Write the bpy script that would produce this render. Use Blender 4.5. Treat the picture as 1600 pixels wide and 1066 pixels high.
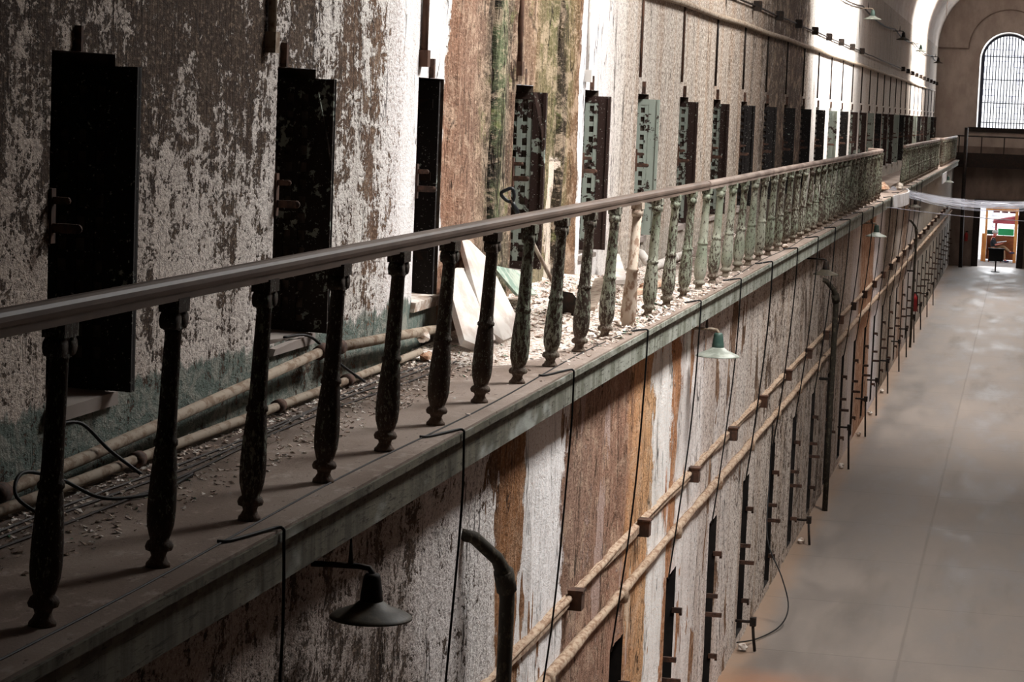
import bpy, math, random
from mathutils import Vector, Matrix, Quaternion, noise as mnoise
for _o in list(bpy.data.objects): bpy.data.objects.remove(_o)
SC = bpy.context.scene
COL = SC.collection
PI = math.pi
random.seed(7)

# ------------------------------------------------------------------ camera
# world: X across the corridor, Y along it, Z up; lower floor z = 0, gallery floor z = 4.61
F_PX = 3700.0
cam_d = bpy.data.cameras.new('camera')
cam = bpy.data.objects.new('camera', cam_d); COL.objects.link(cam)
y_ax = Vector((805.0, -341.0, F_PX)).normalized()            # corridor axis in image axes (right, down, forward)
u_ax = Vector((math.sin(.06), -math.cos(.06), 0.0)); u_ax = (u_ax - u_ax.dot(y_ax) * y_ax).normalized()
x_ax = y_ax.cross(u_ax)
right = Vector((x_ax.x, y_ax.x, u_ax.x)); down = Vector((x_ax.y, y_ax.y, u_ax.y)); fwd = Vector((x_ax.z, y_ax.z, u_ax.z))
m = Matrix((( right.x, -down.x, -fwd.x, 0), (right.y, -down.y, -fwd.y, 0), (right.z, -down.z, -fwd.z, 0), (0, 0, 0, 1)))
m.translation = Vector((0, 0, 6.3))
cam.matrix_world = m
cam_d.sensor_fit = 'HORIZONTAL'; cam_d.sensor_width = 36.0; cam_d.lens = 36.0 * F_PX / 1600.0
cam_d.clip_start = .1; cam_d.clip_end = 500
SC.camera = cam

# ------------------------------------------------------------------ world, lights, exposure
w = bpy.data.worlds.new('world'); SC.world = w; w.use_nodes = True
bg = w.node_tree.nodes['Background']; bg.inputs[0].default_value = (.86, .92, 1.0, 1); bg.inputs[1].default_value = 2.3
SC.view_settings.view_transform = 'Standard'; SC.view_settings.look = 'None'
SC.view_settings.exposure = 0.0; SC.view_settings.gamma = 1.0; SC.view_settings.use_curve_mapping = False
SC.cycles.max_bounces = 8; SC.cycles.diffuse_bounces = 5; SC.cycles.glossy_bounces = 2
SC.cycles.transparent_max_bounces = 12; SC.cycles.sample_clamp_indirect = 6
SC.cycles.use_denoising = True

VCX, VR, VZ = -.925, 3.025, 9.4                               # vault centre, radius, spring height
SKY = [(18.8, 7.0, 42, 1380, 125), (30.5, 3.6, 55, 760, 140), (49.6, 8.4, 46, 2600, 66), (87.0, 8.0, 46, 4200, 66)]   # skylights (second one added as fill for the middle stretch): centre y, length, angle above the right spring, watts, spread
SKY_A0, SKY_A1 = 34, 78
RIDGE = (46.0, 88.0)                                         # ridge opening added at the crown for soft fill light on the floor
sun_d = bpy.data.lights.new('sun', 'SUN'); sun_d.energy = 4.6; sun_d.angle = .02; sun_d.color = (1, .96, .9)
sun = bpy.data.objects.new('sun', sun_d); COL.objects.link(sun)
sun.rotation_euler = (math.radians(38), 0, math.radians(10)); sun.location = (0, 120, 30)
sun.rotation_euler = Vector((.18, .62, -.76)).to_track_quat('-Z', 'Y').to_euler()
def skylight_lamp(yc, ln, ang, watts, spread):
    a = math.radians(ang); p = Vector((VCX + 3.25 * math.cos(a), yc, VZ + 3.25 * math.sin(a)))
    d = bpy.data.lights.new('skylight_daylight', 'AREA'); d.shape = 'RECTANGLE'; d.size = 2.2; d.size_y = ln
    d.energy = watts; d.color = (1.0, .975, .935); d.spread = math.radians(spread)
    o = bpy.data.objects.new('skylight_daylight', d); COL.objects.link(o); o.location = p
    t = Vector((-3.95, yc, 9.2 if yc > 40 else 4.6)) - p
    zl = -t.normalized(); yl = Vector((0, 1, 0)); xl = yl.cross(zl).normalized(); yl = zl.cross(xl)
    mm = Matrix(((xl.x, yl.x, zl.x, p.x), (xl.y, yl.y, zl.y, p.y), (xl.z, yl.z, zl.z, p.z), (0, 0, 0, 1)))
    o.matrix_world = mm
for s in SKY: skylight_lamp(*s)
def opening_lamp(name, loc, sx, sz, watts):                     # daylight entering by the end window and doorway
    d = bpy.data.lights.new(name, 'AREA'); d.shape = 'RECTANGLE'; d.size = sx; d.size_y = sz; d.energy = watts; d.color = (.95, .975, 1)
    o = bpy.data.objects.new(name, d); COL.objects.link(o); o.location = loc; o.rotation_euler = (math.radians(-90), 0, 0)
_d = bpy.data.lights.new('ridge_fill', 'AREA'); _d.shape = 'RECTANGLE'; _d.size = .5; _d.size_y = RIDGE[1] - RIDGE[0]; _d.energy = 1450; _d.color = (1, .975, .935); _d.spread = math.radians(70)
_o = bpy.data.objects.new('ridge_fill', _d); COL.objects.link(_o); _o.location = (VCX, sum(RIDGE) / 2, VZ + VR + .25)  # fill lamp added for the floor, set above the ridge opening
opening_lamp('window_daylight', (-.95, 105.35, 7.9), 2.0, 3.6, 380)
opening_lamp('doorway_daylight', (-.94, 105.5, 1.4), 1.5, 2.6, 90)

# ------------------------------------------------------------------ materials
class NT:
    def __init__(s, name):
        s.m = bpy.data.materials.new(name); s.m.use_nodes = True; s.t = s.m.node_tree; s.t.nodes.clear()
        s.out = s.n('ShaderNodeOutputMaterial'); s.b = s.n('ShaderNodeBsdfPrincipled')
        s.l(s.b.outputs[0], s.out.inputs[0])
        g = s.n('ShaderNodeNewGeometry'); s.P = g.outputs['Position']
        q = s.n('ShaderNodeSeparateXYZ'); s.l(s.P, q.inputs[0]); s.X, s.Y, s.Z = q.outputs
    def n(s, t): return s.t.nodes.new(t)
    def l(s, a, b):
        if hasattr(a, 'is_linked') or isinstance(a, bpy.types.NodeSocket): s.t.links.new(a, b)
        else:
            try: b.default_value = a
            except Exception: b.default_value = (*a, 1) if len(a) == 3 else a
    def m1(s, op, a, b=None, c=None, clamp=False):
        q = s.n('ShaderNodeMath'); q.operation = op; q.use_clamp = clamp
        s.l(a, q.inputs[0])
        if b is not None: s.l(b, q.inputs[1])
        if c is not None: s.l(c, q.inputs[2])
        return q.outputs[0]
    def sc(s, v):
        q = s.n('ShaderNodeMapping'); s.l(s.P, q.inputs[0]); q.inputs['Scale'].default_value = v; return q.outputs[0]
    def noise(s, v, det=4, rough=.6, scale=1.0, dist=0):
        q = s.n('ShaderNodeTexNoise'); s.l(s.sc(v), q.inputs['Vector']); q.inputs['Scale'].default_value = scale
        q.inputs['Detail'].default_value = det; q.inputs['Roughness'].default_value = rough; q.inputs['Distortion'].default_value = dist
        return q.outputs[0]
    def vor(s, v, feat='F1'):
        q = s.n('ShaderNodeTexVoronoi'); s.l(s.sc(v), q.inputs['Vector']); q.feature = feat; q.inputs['Scale'].default_value = 1
        return q.outputs[0]
    def ss(s, x, a, b, lo=0., hi=1.):
        q = s.n('ShaderNodeMapRange'); q.interpolation_type = 'SMOOTHSTEP'; s.l(x, q.inputs[0]); s.l(a, q.inputs[1]); s.l(b, q.inputs[2])
        q.inputs[3].default_value = lo; q.inputs[4].default_value = hi; return q.outputs[0]
    def mix(s, f, a, b, mode='MIX'):
        q = s.n('ShaderNodeMix'); q.data_type = 'RGBA'; q.blend_type = mode
        s.l(f, q.inputs[0]); s.l(a, q.inputs[6]); s.l(b, q.inputs[7]); return q.outputs[2]
    def ramp(s, x, stops, lo=0., hi=1.):
        q = s.n('ShaderNodeValToRGB'); r = q.color_ramp; r.interpolation = 'LINEAR'
        while len(r.elements) > 1: r.elements.remove(r.elements[0])
        for k, (p, c) in enumerate(stops):
            e = r.elements[0] if k == 0 else r.elements.new((p - lo) / (hi - lo))
            e.position = (p - lo) / (hi - lo); c = tuple(c); e.color = c if len(c) == 4 else (*c, 1)
        s.l(s.m1('DIVIDE', s.m1('SUBTRACT', x, lo), hi - lo), q.inputs[0]); return q.outputs[0], q.outputs[1]
    def bump(s, h, st=.5, d=.02):
        q = s.n('ShaderNodeBump'); q.inputs['Strength'].default_value = st; q.inputs['Distance'].default_value = d
        s.l(h, q.inputs['Height']); s.l(q.outputs[0], s.b.inputs['Normal'])
    def fin(s, col, rough=.85, metal=0., spec=.3):
        s.l(col, s.b.inputs['Base Color']); s.l(rough, s.b.inputs['Roughness']); s.b.inputs['Metallic'].default_value = metal
        s.b.inputs['Specular IOR Level'].default_value = spec; return s.m
def lin(*c): return tuple(((x / 12.92) if x <= .04045 else ((x + .055) / 1.055) ** 2.4) for x in c[:3]) + tuple(c[3:])

def simple(name, c, c2=None, sc=(8, 8, 8), rough=.8, metal=0., bump=.3, spec=.3, thr=(.4, .6), det=5):
    t = NT(name); n = t.noise(sc, det, .65)
    col = t.mix(t.ss(n, thr[0], thr[1]), lin(*c), lin(*(c2 or c)))
    if bump: t.bump(t.noise([k * 2.5 for k in sc], 4, .6), bump, .004)
    return t.fin(col, rough, metal, spec)

def peeling(name, near, far, split, unear, ufar, mint_top=None, wobble=1.1):
    t = NT(name)
    # world-space warp of the borders between patches
    wob = t.m1('MULTIPLY', t.m1('SUBTRACT', t.noise((0, 1.3, .9), 6, .68), .5), wobble)
    wob2 = t.m1('MULTIPLY', t.m1('SUBTRACT', t.noise((0, 7, 1.6), 5, .65), .5), .16 * wobble * wobble)
    yw = t.m1('ADD', t.m1('ADD', t.Y, wob), wob2)
    lo = split[0]; hi = split[1]
    cn, an = t.ramp(yw, near, 0, lo); cf, af = t.ramp(yw, far, lo, hi)
    sel = t.m1('GREATER_THAN', yw, lo)
    paint = t.mix(sel, cn, cf); cov = t.m1('ADD', t.m1('MULTIPLY', an, t.m1('SUBTRACT', 1.0, sel)), t.m1('MULTIPLY', af, sel))
    un, _ = t.ramp(yw, unear, 0, lo); uf, _ = t.ramp(yw, ufar, lo, hi)
    under = t.mix(sel, un, uf)
    nearm = t.ss(t.Y, 12.5, 15, 1, 0)
    if mint_top: cov = t.m1('ADD', cov, t.m1('MULTIPLY', nearm, t.ss(t.Z, 5.3, 6.5, .12, -.03)))
    # flakes
    if mint_top:                                                  # a sliver of old plaster left on the bare stone beside the fourth gate
        sl = t.m1('ABSOLUTE', t.m1('SUBTRACT', yw, 19.86)); cov = t.m1('ADD', cov, t.m1('MULTIPLY', t.ss(sl, .09, .13, 1.1, 0), t.ss(t.Z, 5.75, 5.95, 1, 0)))
    else:                                                         # torn sheets of plaster over the orange stone
        tear = t.noise((0, 1.5, .55), 4, .6, dist=.4); cov = t.m1('ADD', cov, t.m1('MULTIPLY', t.ss(tear, .60, .62, 0, 1.2), t.m1('MULTIPLY', t.ss(t.Y, 16, 16.4), t.ss(t.Y, 26, 28, 1, 0))))
        cov = t.m1('SUBTRACT', cov, t.m1('MULTIPLY', t.ss(tear, .40, .385, 0, 1.2), t.m1('MULTIPLY', t.ss(t.Y, 13, 13.6), t.ss(t.Y, 28, 32, 1, 0))))
    big = t.noise((0, 1.6, .8), 3, .6); mid = t.noise((0, 6.0, 9.0), 6, .74, dist=.5); fine = t.noise((0, 30, 42), 4, .7)
    drip = t.noise((0, 22, 1.1), 3, .6)
    v = t.m1('ADD', t.m1('MULTIPLY', big, .55), t.m1('MULTIPLY', mid, .75))
    v = t.m1('ADD', v, t.m1('MULTIPLY', fine, .42)); v = t.m1('ADD', v, t.m1('MULTIPLY', drip, .22))
    v = t.m1('DIVIDE', v, 2.0)                                    # centred on .5
    grit = t.noise((0, 20, 34), 3, .75); speck = t.noise((0, 60, 75), 2, .6)
    th = t.ss(cov, 0, 1, .70, .30)
    th = t.m1('SUBTRACT', .68, t.m1('MULTIPLY', cov, .36))
    msk = t.ss(v, t.m1('SUBTRACT', th, .006), t.m1('ADD', th, .012))
    edge = t.m1('SUBTRACT', t.ss(v, t.m1('SUBTRACT', th, .020), t.m1('SUBTRACT', th, .004)), msk, clamp=True)
    # colour detail
    g = t.noise((0, 70, 40), 3, .7)
    fib = t.noise((0, 38, 2.2), 5, .7)
    stain = t.noise((0, 3.2, .45), 4, .6)
    p2 = t.mix(t.ss(stain, .45, .75, 0, .35), paint, lin(.5, .44, .38), 'MULTIPLY')
    p2 = t.mix(t.ss(fine, .56, .66, 0, .7), p2, t.mix(.7, paint, under))
    gr = t.m1('MULTIPLY', t.ss(grit, .50, .62), t.ss(cov, .75, 1.0, .75, .12)); p2 = t.mix(gr, p2, t.mix(.75, paint, under))
    tan = t.m1('MULTIPLY', t.ss(t.noise((0, 1.7, .12), 4, .6),   .47, .62, 0, .42), t.m1('MULTIPLY', t.ss(t.Y, 22.5, 24), t.ss(t.Y, 42, 45, 1, .35)))
    p2 = t.mix(tan, p2, lin(.56, .42, .29))
    grn = t.m1('MULTIPLY', t.ss(t.Y, 21.5, 24), t.ss(t.Y, 42, 45, 1, .4)); sp2 = t.noise((0, 17, 24), 2, .8)
    p2 = t.mix(t.m1('MULTIPLY', grn, t.ss(sp2, .54, .62, 0, .6)), p2, lin(.88, .85, .81)); p2 = t.mix(t.m1('MULTIPLY', grn, t.ss(sp2, .46, .38, 0, .65)), p2, lin(.27, .215, .175))
    p2 = t.mix(t.ss(speck, .60, .68, 0, .5), p2, lin(.20, .16, .13)); p2 = t.mix(t.ss(speck, .40, .33, 0, .55), p2, lin(.93, .91, .89))
    u2 = t.mix(t.ss(fib, .35, .65, 0, .4), under, t.mix(.5, under, lin(.10, .07, .05)))
    moss = t.m1('MULTIPLY', t.ss(t.noise((0, 2.2, 2.2), 6, .74), .53, .62, 0, .7), t.m1('MULTIPLY', t.ss(t.Y, 16.8, 17.3), t.ss(t.Y, 20.3, 20.7, 1, 0)))
    if mint_top: u2 = t.mix(moss, u2, lin(.42, .44, .26))
    u2 = t.mix(t.ss(t.noise((0, 2.6, 1.6), 6, .74, dist=.6), .50, .60, 0, .65), u2, t.mix(.5, under, lin(.22, .15, .11)))
    light = t.mix(.55, under, lin(.86, .76, .66)); u2 = t.mix(t.m1('MULTIPLY', t.ss(t.noise((0, 2.4, 4.0), 6, .74, dist=.5), .50, .60, 0, .7), t.ss(t.Y, 13.5, 15.5, .12, 1)), u2, light)
    u2 = t.mix(t.ss(grit, .52, .66, 0, .55), u2, light); u2 = t.mix(t.ss(grit, .45, .34, 0, .6), u2, lin(.17, .125, .095))
    u2 = t.mix(t.m1('MULTIPLY', t.ss(g, .55, .75, 0, .55), t.ss(t.Y, 13, 15, .35, 1)), u2, t.mix(.4, under, lin(.80, .72, .64)))
    u2 = t.mix(t.ss(t.vor((0, 7, 1.0), 'DISTANCE_TO_EDGE'), .0, .03, .55, 0.), u2, lin(.09, .07, .055))
    u2 = t.mix(t.m1('MULTIPLY', edge, .6), u2, lin(.08, .06, .05))  # dark rim beside flakes paints the thin shadow of curled edges
    if mint_top:
        mz = t.m1('ADD', t.Z, t.m1('MULTIPLY', t.m1('SUBTRACT', t.noise((0, 5, 2.2), 5, .7), .5), .34))
        mm = t.ss(mz, mint_top - .02, mint_top + .02, 1, 0)
        mm = t.m1('MULTIPLY', mm, t.ss(t.Y, 15.6, 16.3, 1, .2))
        mintc = t.mix(t.ss(mid, .45, .6), lin(.38, .425, .40), lin(.54, .545, .51))
        p2 = t.mix(mm, p2, mintc); msk = t.m1('MAXIMUM', msk, t.m1('MULTIPLY', mm, t.ss(v, .44, .46)))
    ck1 = t.m1('ABSOLUTE', t.m1('SUBTRACT', t.noise((0, 2.3, .32), 5, .62, dist=.3), .5)); ckm = t.ss(ck1, .003, .009, .85, 0)
    ckm = t.m1('MULTIPLY', ckm, t.ss(t.noise((0, 1.1, .8), 3, .6), .46, .56)); ckm = t.m1('MULTIPLY', ckm, t.ss(t.Y, 12, 14, .4, 1) if mint_top else t.ss(t.Y, 9, 12, .5, 1))
    col = t.mix(msk, u2, p2); col = t.mix(ckm, col, lin(.13, .09, .07))
    h = t.m1('ADD', t.m1('SUBTRACT', t.m1('MULTIPLY', msk, .5), t.m1('MULTIPLY', ckm, .6)), t.m1('ADD', t.m1('MULTIPLY', mid, .5), t.m1('MULTIPLY', fine, t.ss(t.m1('MULTIPLY', msk, t.ss(cov, .6, .9)), 0, 1, .5, .12))))
    h = t.m1('ADD', h, t.m1('MULTIPLY', t.m1('MULTIPLY', fib, t.m1('SUBTRACT', 1.0, msk)), .9))
    h = t.m1('ADD', h, t.m1('MULTIPLY', grit, t.ss(t.m1('MULTIPLY', msk, t.ss(cov, .6, .9)), 0, 1, .35, .06)))
    t.bump(h, 1.0, .03)
    return t.fin(col, .9, 0, .2)

W = (.90, .89, .89)
U_near = [(0, lin(.72, .67, .63, .48)), (9, lin(.80, .745, .70, .50)), (11.2, lin(.84, .80, .77, .50)), (12.6, lin(.86, .83, .81, .50)), (14.0, lin(.87, .85, .83, .53)),
          (14.8, lin(.88, .86, .86, .70)), (15.2, lin(.93, .92, .92, 1.1)), (15.94, lin(.93, .92, .92, 1.1)), (15.99, lin(.8, .7, .6, 0.)), (20.96, lin(.8, .75, .7, 0.)),
          (21.02, lin(.93, .92, .93, 1.1)), (22.2, lin(.86, .84, .84, .94)), (23.4, lin(.80, .77, .74, .84)), (25.5, lin(.70, .66, .62, .80)), (30, lin(.63, .58, .53, .78))]
U_far = [(30, lin(.63, .58, .53, .78)), (35.5, lin(.56, .50, .45, .70)), (37, lin(.62, .57, .53, .42)), (43, lin(.66, .62, .58, .46)), (44.4, lin(.78, .76, .74, .95)),
         (56, lin(.80, .78, .76, 1.0)), (60, lin(.66, .62, .58, .9)), (75, lin(.6, .56, .52, .8)), (110, lin(.62, .58, .54, .85))]
UU_near = [(0, lin(.25, .19, .15)), (13, lin(.30, .24, .20)), (15, lin(.50, .38, .30)), (16.02, lin(.62, .46, .37)), (16.9, lin(.58, .46, .39)), (17.30, lin(.48, .41, .34)), (17.38, lin(.10, .08, .06)),
           (17.62, lin(.09, .09, .06)), (17.68, lin(.40, .44, .32)), (17.95, lin(.50, .46, .39)), (18.15, lin(.30, .22, .17)), (18.3, lin(.52, .42, .35)), (18.95, lin(.53, .42, .33)), (19.2, lin(.50, .45, .33)),
           (19.8, lin(.43, .41, .28)), (19.98, lin(.15, .12, .08)), (20.2, lin(.2, .16, .1)), (20.35, lin(.47, .43, .30)), (20.7, lin(.50, .38, .28)), (20.95, lin(.48, .35, .26)), (21.05, lin(.50, .41, .35)), (30, lin(.36, .30, .255))]
UU_far = [(30, lin(.40, .34, .29)), (44, lin(.34, .29, .26)), (56, lin(.42, .36, .32)), (110, lin(.38, .33, .29))]
L_near = [(0, lin(.70, .64, .60, .56)), (11.7, lin(.72, .67, .64, .57)), (12.2, lin(.86, .83, .82, .66)), (13.9, lin(.88, .86, .85, .72)), (14.03, lin(.8, .7, .6, .05)), (14.56, lin(.8, .7, .6, .05)),
          (14.64, lin(.94, .93, .93, .94)), (15.98, lin(.94, .93, .93, .94)), (16.05, lin(.66, .56, .52, .40)), (18.8, lin(.68, .58, .54, .34)), (18.9, lin(.8, .7, .6, .04)), (20.05, lin(.8, .7, .6, .08)),
          (20.15, lin(.94, .93, .92, .98)), (21.1, lin(.94, .93, .92, .9)), (21.2, lin(.8, .6, .5, .1)), (21.6, lin(.8, .6, .5, .1)), (21.7, lin(.93, .91, .90, .96)), (24.2, lin(.90, .87, .86, .84)), (26.8, lin(.86, .82, .79, .74)), (30, lin(.80, .745, .70, .64))]
L_far = [(30, lin(.80, .745, .70, .64)), (40, lin(.76, .70, .65, .6)), (43.8, lin(.78, .72, .67, .7)), (44.4, lin(.80, .77, .76, .95)), (46, lin(.8, .74, .7, .9)), (46.8, lin(.75, .6, .5, .25)), (50.2, lin(.75, .62, .52, .3)), (50.8, lin(.84, .82, .83, 1.0)),
         (53.4, lin(.82, .8, .8, .9)), (54.5, lin(.6, .54, .48, .6)), (59, lin(.6, .54, .48, .6)), (60.5, lin(.76, .72, .68, .9)), (63.5, lin(.72, .6, .52, .5)), (66, lin(.76, .72, .7, .9)), (76, lin(.6, .57, .52, .8)), (110, lin(.52, .48, .44, .8))]
LU_near = [(0, lin(.26, .21, .18)), (13.5, lin(.32, .26, .22)), (14.05, lin(.62, .43, .28)), (14.6, lin(.64, .45, .30)), (16.0, lin(.56, .42, .34)), (16.3, lin(.66, .53, .46)), (18.7, lin(.70, .53, .44)), (18.9, lin(.88, .66, .48)),
           (20.1, lin(.88, .69, .51)), (21.2, lin(.82, .58, .41)), (24, lin(.6, .46, .36)), (30, lin(.36, .3, .26))]
LU_far = [(30, lin(.36, .3, .26)), (44, lin(.38, .31, .26)), (46.5, lin(.68, .5, .38)), (50.5, lin(.66, .48, .36)), (54, lin(.38, .32, .26)), (60, lin(.45, .36, .28)), (64, lin(.64, .48, .36)), (70, lin(.4, .34, .28)), (110, lin(.3, .27, .24))]
M = {}
M['upper'] = peeling('peeling_upper_wall', U_near, U_far, (30, 110), UU_near, UU_far, mint_top=4.96)
M['lower'] = peeling('peeling_lower_wall', L_near, L_far, (30, 110), LU_near, LU_far, wobble=1.7)
M['plaster'] = simple('taupe_plaster', (.50, .46, .43), (.60, .56, .54), (.8, .5, .5), .9, thr=(.3, .7), bump=.4)
M['vault'] = simple('vault_plaster', (.70, .66, .63), (.56, .51, .47), (1.0, .35, 1.0), .9, thr=(.3, .75), bump=.4)
M['endwall'] = simple('end_wall_plaster', (.64, .58, .54), (.74, .69, .65), (1.6, 1.6, .9), .9, thr=(.3, .7), bump=.4)
M['endlow'] = simple('end_lower_paint', (.44, .38, .34), (.54, .48, .44), (1.4, 1.4, .7), .85, thr=(.35, .65))
M['trim'] = simple('pale_window_trim', (.78, .77, .76), (.66, .64, .62), (2, 2, 1), .8)
M['cell'] = simple('cell_plaster_in_shade', (.15, .13, .12), (.10, .085, .08), (3, 3, 3), .95)  # near-black tone puts the shade of the cells into the colour
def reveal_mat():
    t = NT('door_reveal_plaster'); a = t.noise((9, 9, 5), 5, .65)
    c = t.mix(t.ss(a, .4, .6), lin(.40, .355, .32), lin(.25, .20, .17)); c = t.mix(t.m1('MULTIPLY', t.ss(t.Y, 43, 44.5), t.ss(t.Y, 56, 59, 1, .3)), c, lin(.84, .82, .80)); return t.fin(c, .95)  # recess shade darkens this; white paint and skylit brightness mixed in by Y
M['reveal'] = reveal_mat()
M['iron'] = simple('dark_iron', (.13, .11, .10), (.20, .15, .12), (18, 18, 18), .7, .3, thr=(.45, .6))
M['rust'] = simple('rusty_iron', (.33, .235, .19), (.22, .165, .14), (22, 22, 22), .85, .1)
M['black'] = simple('black_cable', (.05, .05, .055), None, (5, 5, 5), .6, bump=0)
M['greycable'] = simple('grey_cable', (.30, .28, .27), None, (5, 5, 5), .7, bump=0)
M['pipe'] = simple('painted_pipe', (.58, .53, .47), (.44, .36, .29), (16, 10, 16), .8, thr=(.45, .62))
M['conduit'] = simple('flaking_conduit', (.68, .60, .52), (.52, .41, .33), (26, 12, 26), .9, thr=(.42, .62), bump=.8, det=7)
M['pipewhite'] = simple('white_pipe', (.78, .76, .74), (.5, .44, .38), (9, 6, 4), .8, thr=(.5, .65))
M['pipebrown'] = simple('brown_pipe', (.34, .24, .19), (.22, .16, .13), (9, 9, 4), .85)
M['rail'] = simple('worn_handrail', (.41, .35, .31), (.34, .285, .25), (5, 1.2, 5), .5, .0, bump=.25, spec=.4)
M['enamelgreen'] = simple('green_enamel', (.20, .30, .27), (.27, .36, .33), (14, 14, 14), .4, bump=.1, spec=.5)
M['enamelpale'] = simple('pale_enamel', (.64, .66, .62), (.50, .52, .48), (9, 9, 9), .45, bump=.1, spec=.5)
M['board'] = simple('dusty_board', (.84, .82, .80), (.74, .69, .66), (3, 3, 5), .9)
M['boardedge'] = simple('broken_wood', (.60, .45, .36), (.42, .30, .23), (10, 10, 10), .9)
M['greenboard'] = simple('mint_board', (.46, .54, .49), (.66, .69, .64), (7, 7, 7), .85)
M['stone'] = simple('plaster_lump', (.86, .83, .80), (.62, .54, .48), (9, 9, 9), .95, bump=.6)
M['brick'] = simple('pale_brick', (.62, .46, .36), (.74, .66, .58), (9, 9, 9), .95, bump=.6)
M['white'] = simple('white_paint', (.84, .84, .85), (.74, .73, .73), (3, 3, 3), .7)
M['red'] = simple('red_enamel', (.62, .08, .07), (.45, .06, .06), (6, 6, 6), .4, spec=.5)
M['tag'] = simple('tan_label', (.66, .55, .38), None, (6, 6, 6), .7)
M['wood'] = simple('orange_wood', (.80, .55, .30), (.70, .45, .24), (6, 6, 1.5), .6)
M['brownpanel'] = simple('brown_panel', (.55, .32, .19), (.46, .27, .17), (3, 3, 6), .6)
M['green'] = simple('green_panel', (.22, .66, .42), None, (3, 3, 3), .6)
M['dkgreen'] = simple('dark_green_panel', (.12, .27, .25), None, (3, 3, 3), .7)
M['maroon'] = simple('maroon_cloth', (.34, .10, .14), (.42, .16, .18), (3, 3, 3), .8)
M['skin'] = simple('skin', (.80, .52, .44), (.72, .40, .35), (12, 12, 12), .6, bump=0)
M['hair'] = simple('grey_hair', (.72, .70, .68), (.55, .53, .5), (40, 40, 40), .8)
M['tshirt'] = simple('charcoal_shirt', (.09, .10, .12), (.13, .14, .16), (20, 20, 20), .9, bump=0)
M['khaki'] = simple('khaki_trousers', (.56, .44, .33), (.48, .37, .28), (10, 10, 10), .9, bump=0)
M['paper'] = simple('newsprint', (.88, .87, .86), (.78, .77, .76), (30, 30, 30), .9, bump=0)
M['shoe'] = simple('brown_shoe', (.25, .22, .30), None, (9, 9, 9), .6, bump=0)
M['blackbox'] = simple('black_box', (.035, .035, .05), None, (5, 5, 5), .8, bump=0)
M['wire'] = simple('galvanised_wire', (.46, .46, .49), None, (5, 5, 5), .5, .3, bump=0)
M['window_bar'] = simple('window_bar_paint', (.16, .16, .20), None, (5, 5, 5), .7, bump=0)
M['shovelgrip'] = simple('black_grip', (.10, .11, .13), None, (9, 9, 9), .4, bump=0)
M['shaft'] = simple('grey_wood_shaft', (.60, .55, .50), (.45, .38, .33), (14, 14, 5), .7)

def paint_green(name, cover, c1, c2, under):
    t = NT(name); a = t.noise((34, 34, 26), 5, .7); b = t.noise((7, 3, 5), 3, .6)
    v = t.m1('ADD', t.m1('MULTIPLY', a, .6), t.m1('MULTIPLY', b, .4))
    k = t.ss(v, cover - .01, cover + .02)
    col = t.mix(k, lin(*c1), lin(*under)); col = t.mix(t.ss(t.noise((60, 60, 60), 3, .7), .5, .68), col, t.mix(.6, col, lin(*c2)))
    t.bump(t.m1('ADD', k, a), .5, .003); return t.fin(col, .8, 0, .25)
M['baluster'] = None
def baluster_mat():
    t = NT('flaking_green_baluster'); a = t.noise((60, 60, 22), 5, .75); b = t.noise((1.4, 1.1, .9), 3, .6)
    v = t.m1('ADD', t.m1('MULTIPLY', a, .75), t.m1('MULTIPLY', b, .25))
    thr = t.ramp(t.Y, [(0, (.40,) * 3), (12.5, (.41,) * 3), (15.5, (.46,) * 3), (19, (.505,) * 3), (24, (.54,) * 3), (28, (.50,) * 3), (34, (.47,) * 3), (60, (.48,) * 3)], 0, 60)[0]  # flaking varies along Y; the extra brown far off also paints in shadow
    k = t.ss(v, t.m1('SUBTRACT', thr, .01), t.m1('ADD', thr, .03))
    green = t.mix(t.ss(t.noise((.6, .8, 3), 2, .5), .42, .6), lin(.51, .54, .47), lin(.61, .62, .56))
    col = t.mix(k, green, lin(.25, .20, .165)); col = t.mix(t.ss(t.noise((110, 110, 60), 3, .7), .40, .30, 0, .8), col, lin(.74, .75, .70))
    # dust settles on the foot
    dz = t.m1('ADD', t.Z, t.m1('MULTIPLY', a, .25)); col = t.mix(t.ss(dz, 4.72, 4.95, .75, 0.), col, lin(.42, .34, .29))
    t.bump(t.m1('ADD', t.m1('MULTIPLY', k, -.7), a), .7, .005); return t.fin(col, .75, 0, .3)
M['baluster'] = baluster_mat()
M['balbare'] = simple('bare_cream_baluster', (.70, .64, .58), (.50, .40, .33), (22, 22, 10), .8, thr=(.48, .6))
def gate_mat(name, thr, under=(.20, .135, .115)):
    t = NT(name); a = t.noise((14, 14, 14), 5, .7); b = t.noise((3, .9, 3), 3, .5)
    v = t.m1('ADD', t.m1('MULTIPLY', a, .65), t.m1('MULTIPLY', b, .35))
    k = t.ss(v, thr, thr + .012)
    col = t.mix(k, lin(.60, .635, .595), lin(*under)); col = t.mix(t.ss(t.noise((60, 60, 60), 2, .6), .66, .7), col, lin(.6, .6, .57))
    t.bump(t.m1('ADD', t.m1('MULTIPLY', k, -.6), a), .5, .004); return t.fin(col, .75, 0, .3)
M['gate_a'] = gate_mat('gate_mostly_bare', .475)
M['gate_stile_a'] = gate_mat('gate_stile_brown', .40)
M['gate_b'] = gate_mat('gate_mostly_mint', .56)
M['gate_near'] = gate_mat('gate_lattice_brown', .41, (.16, .12, .10))
M['gate_l'] = gate_mat('gate_lattice_mint', .53)
M['gate_dark'] = gate_mat('gate_dark', .36, (.11, .09, .085))

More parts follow.
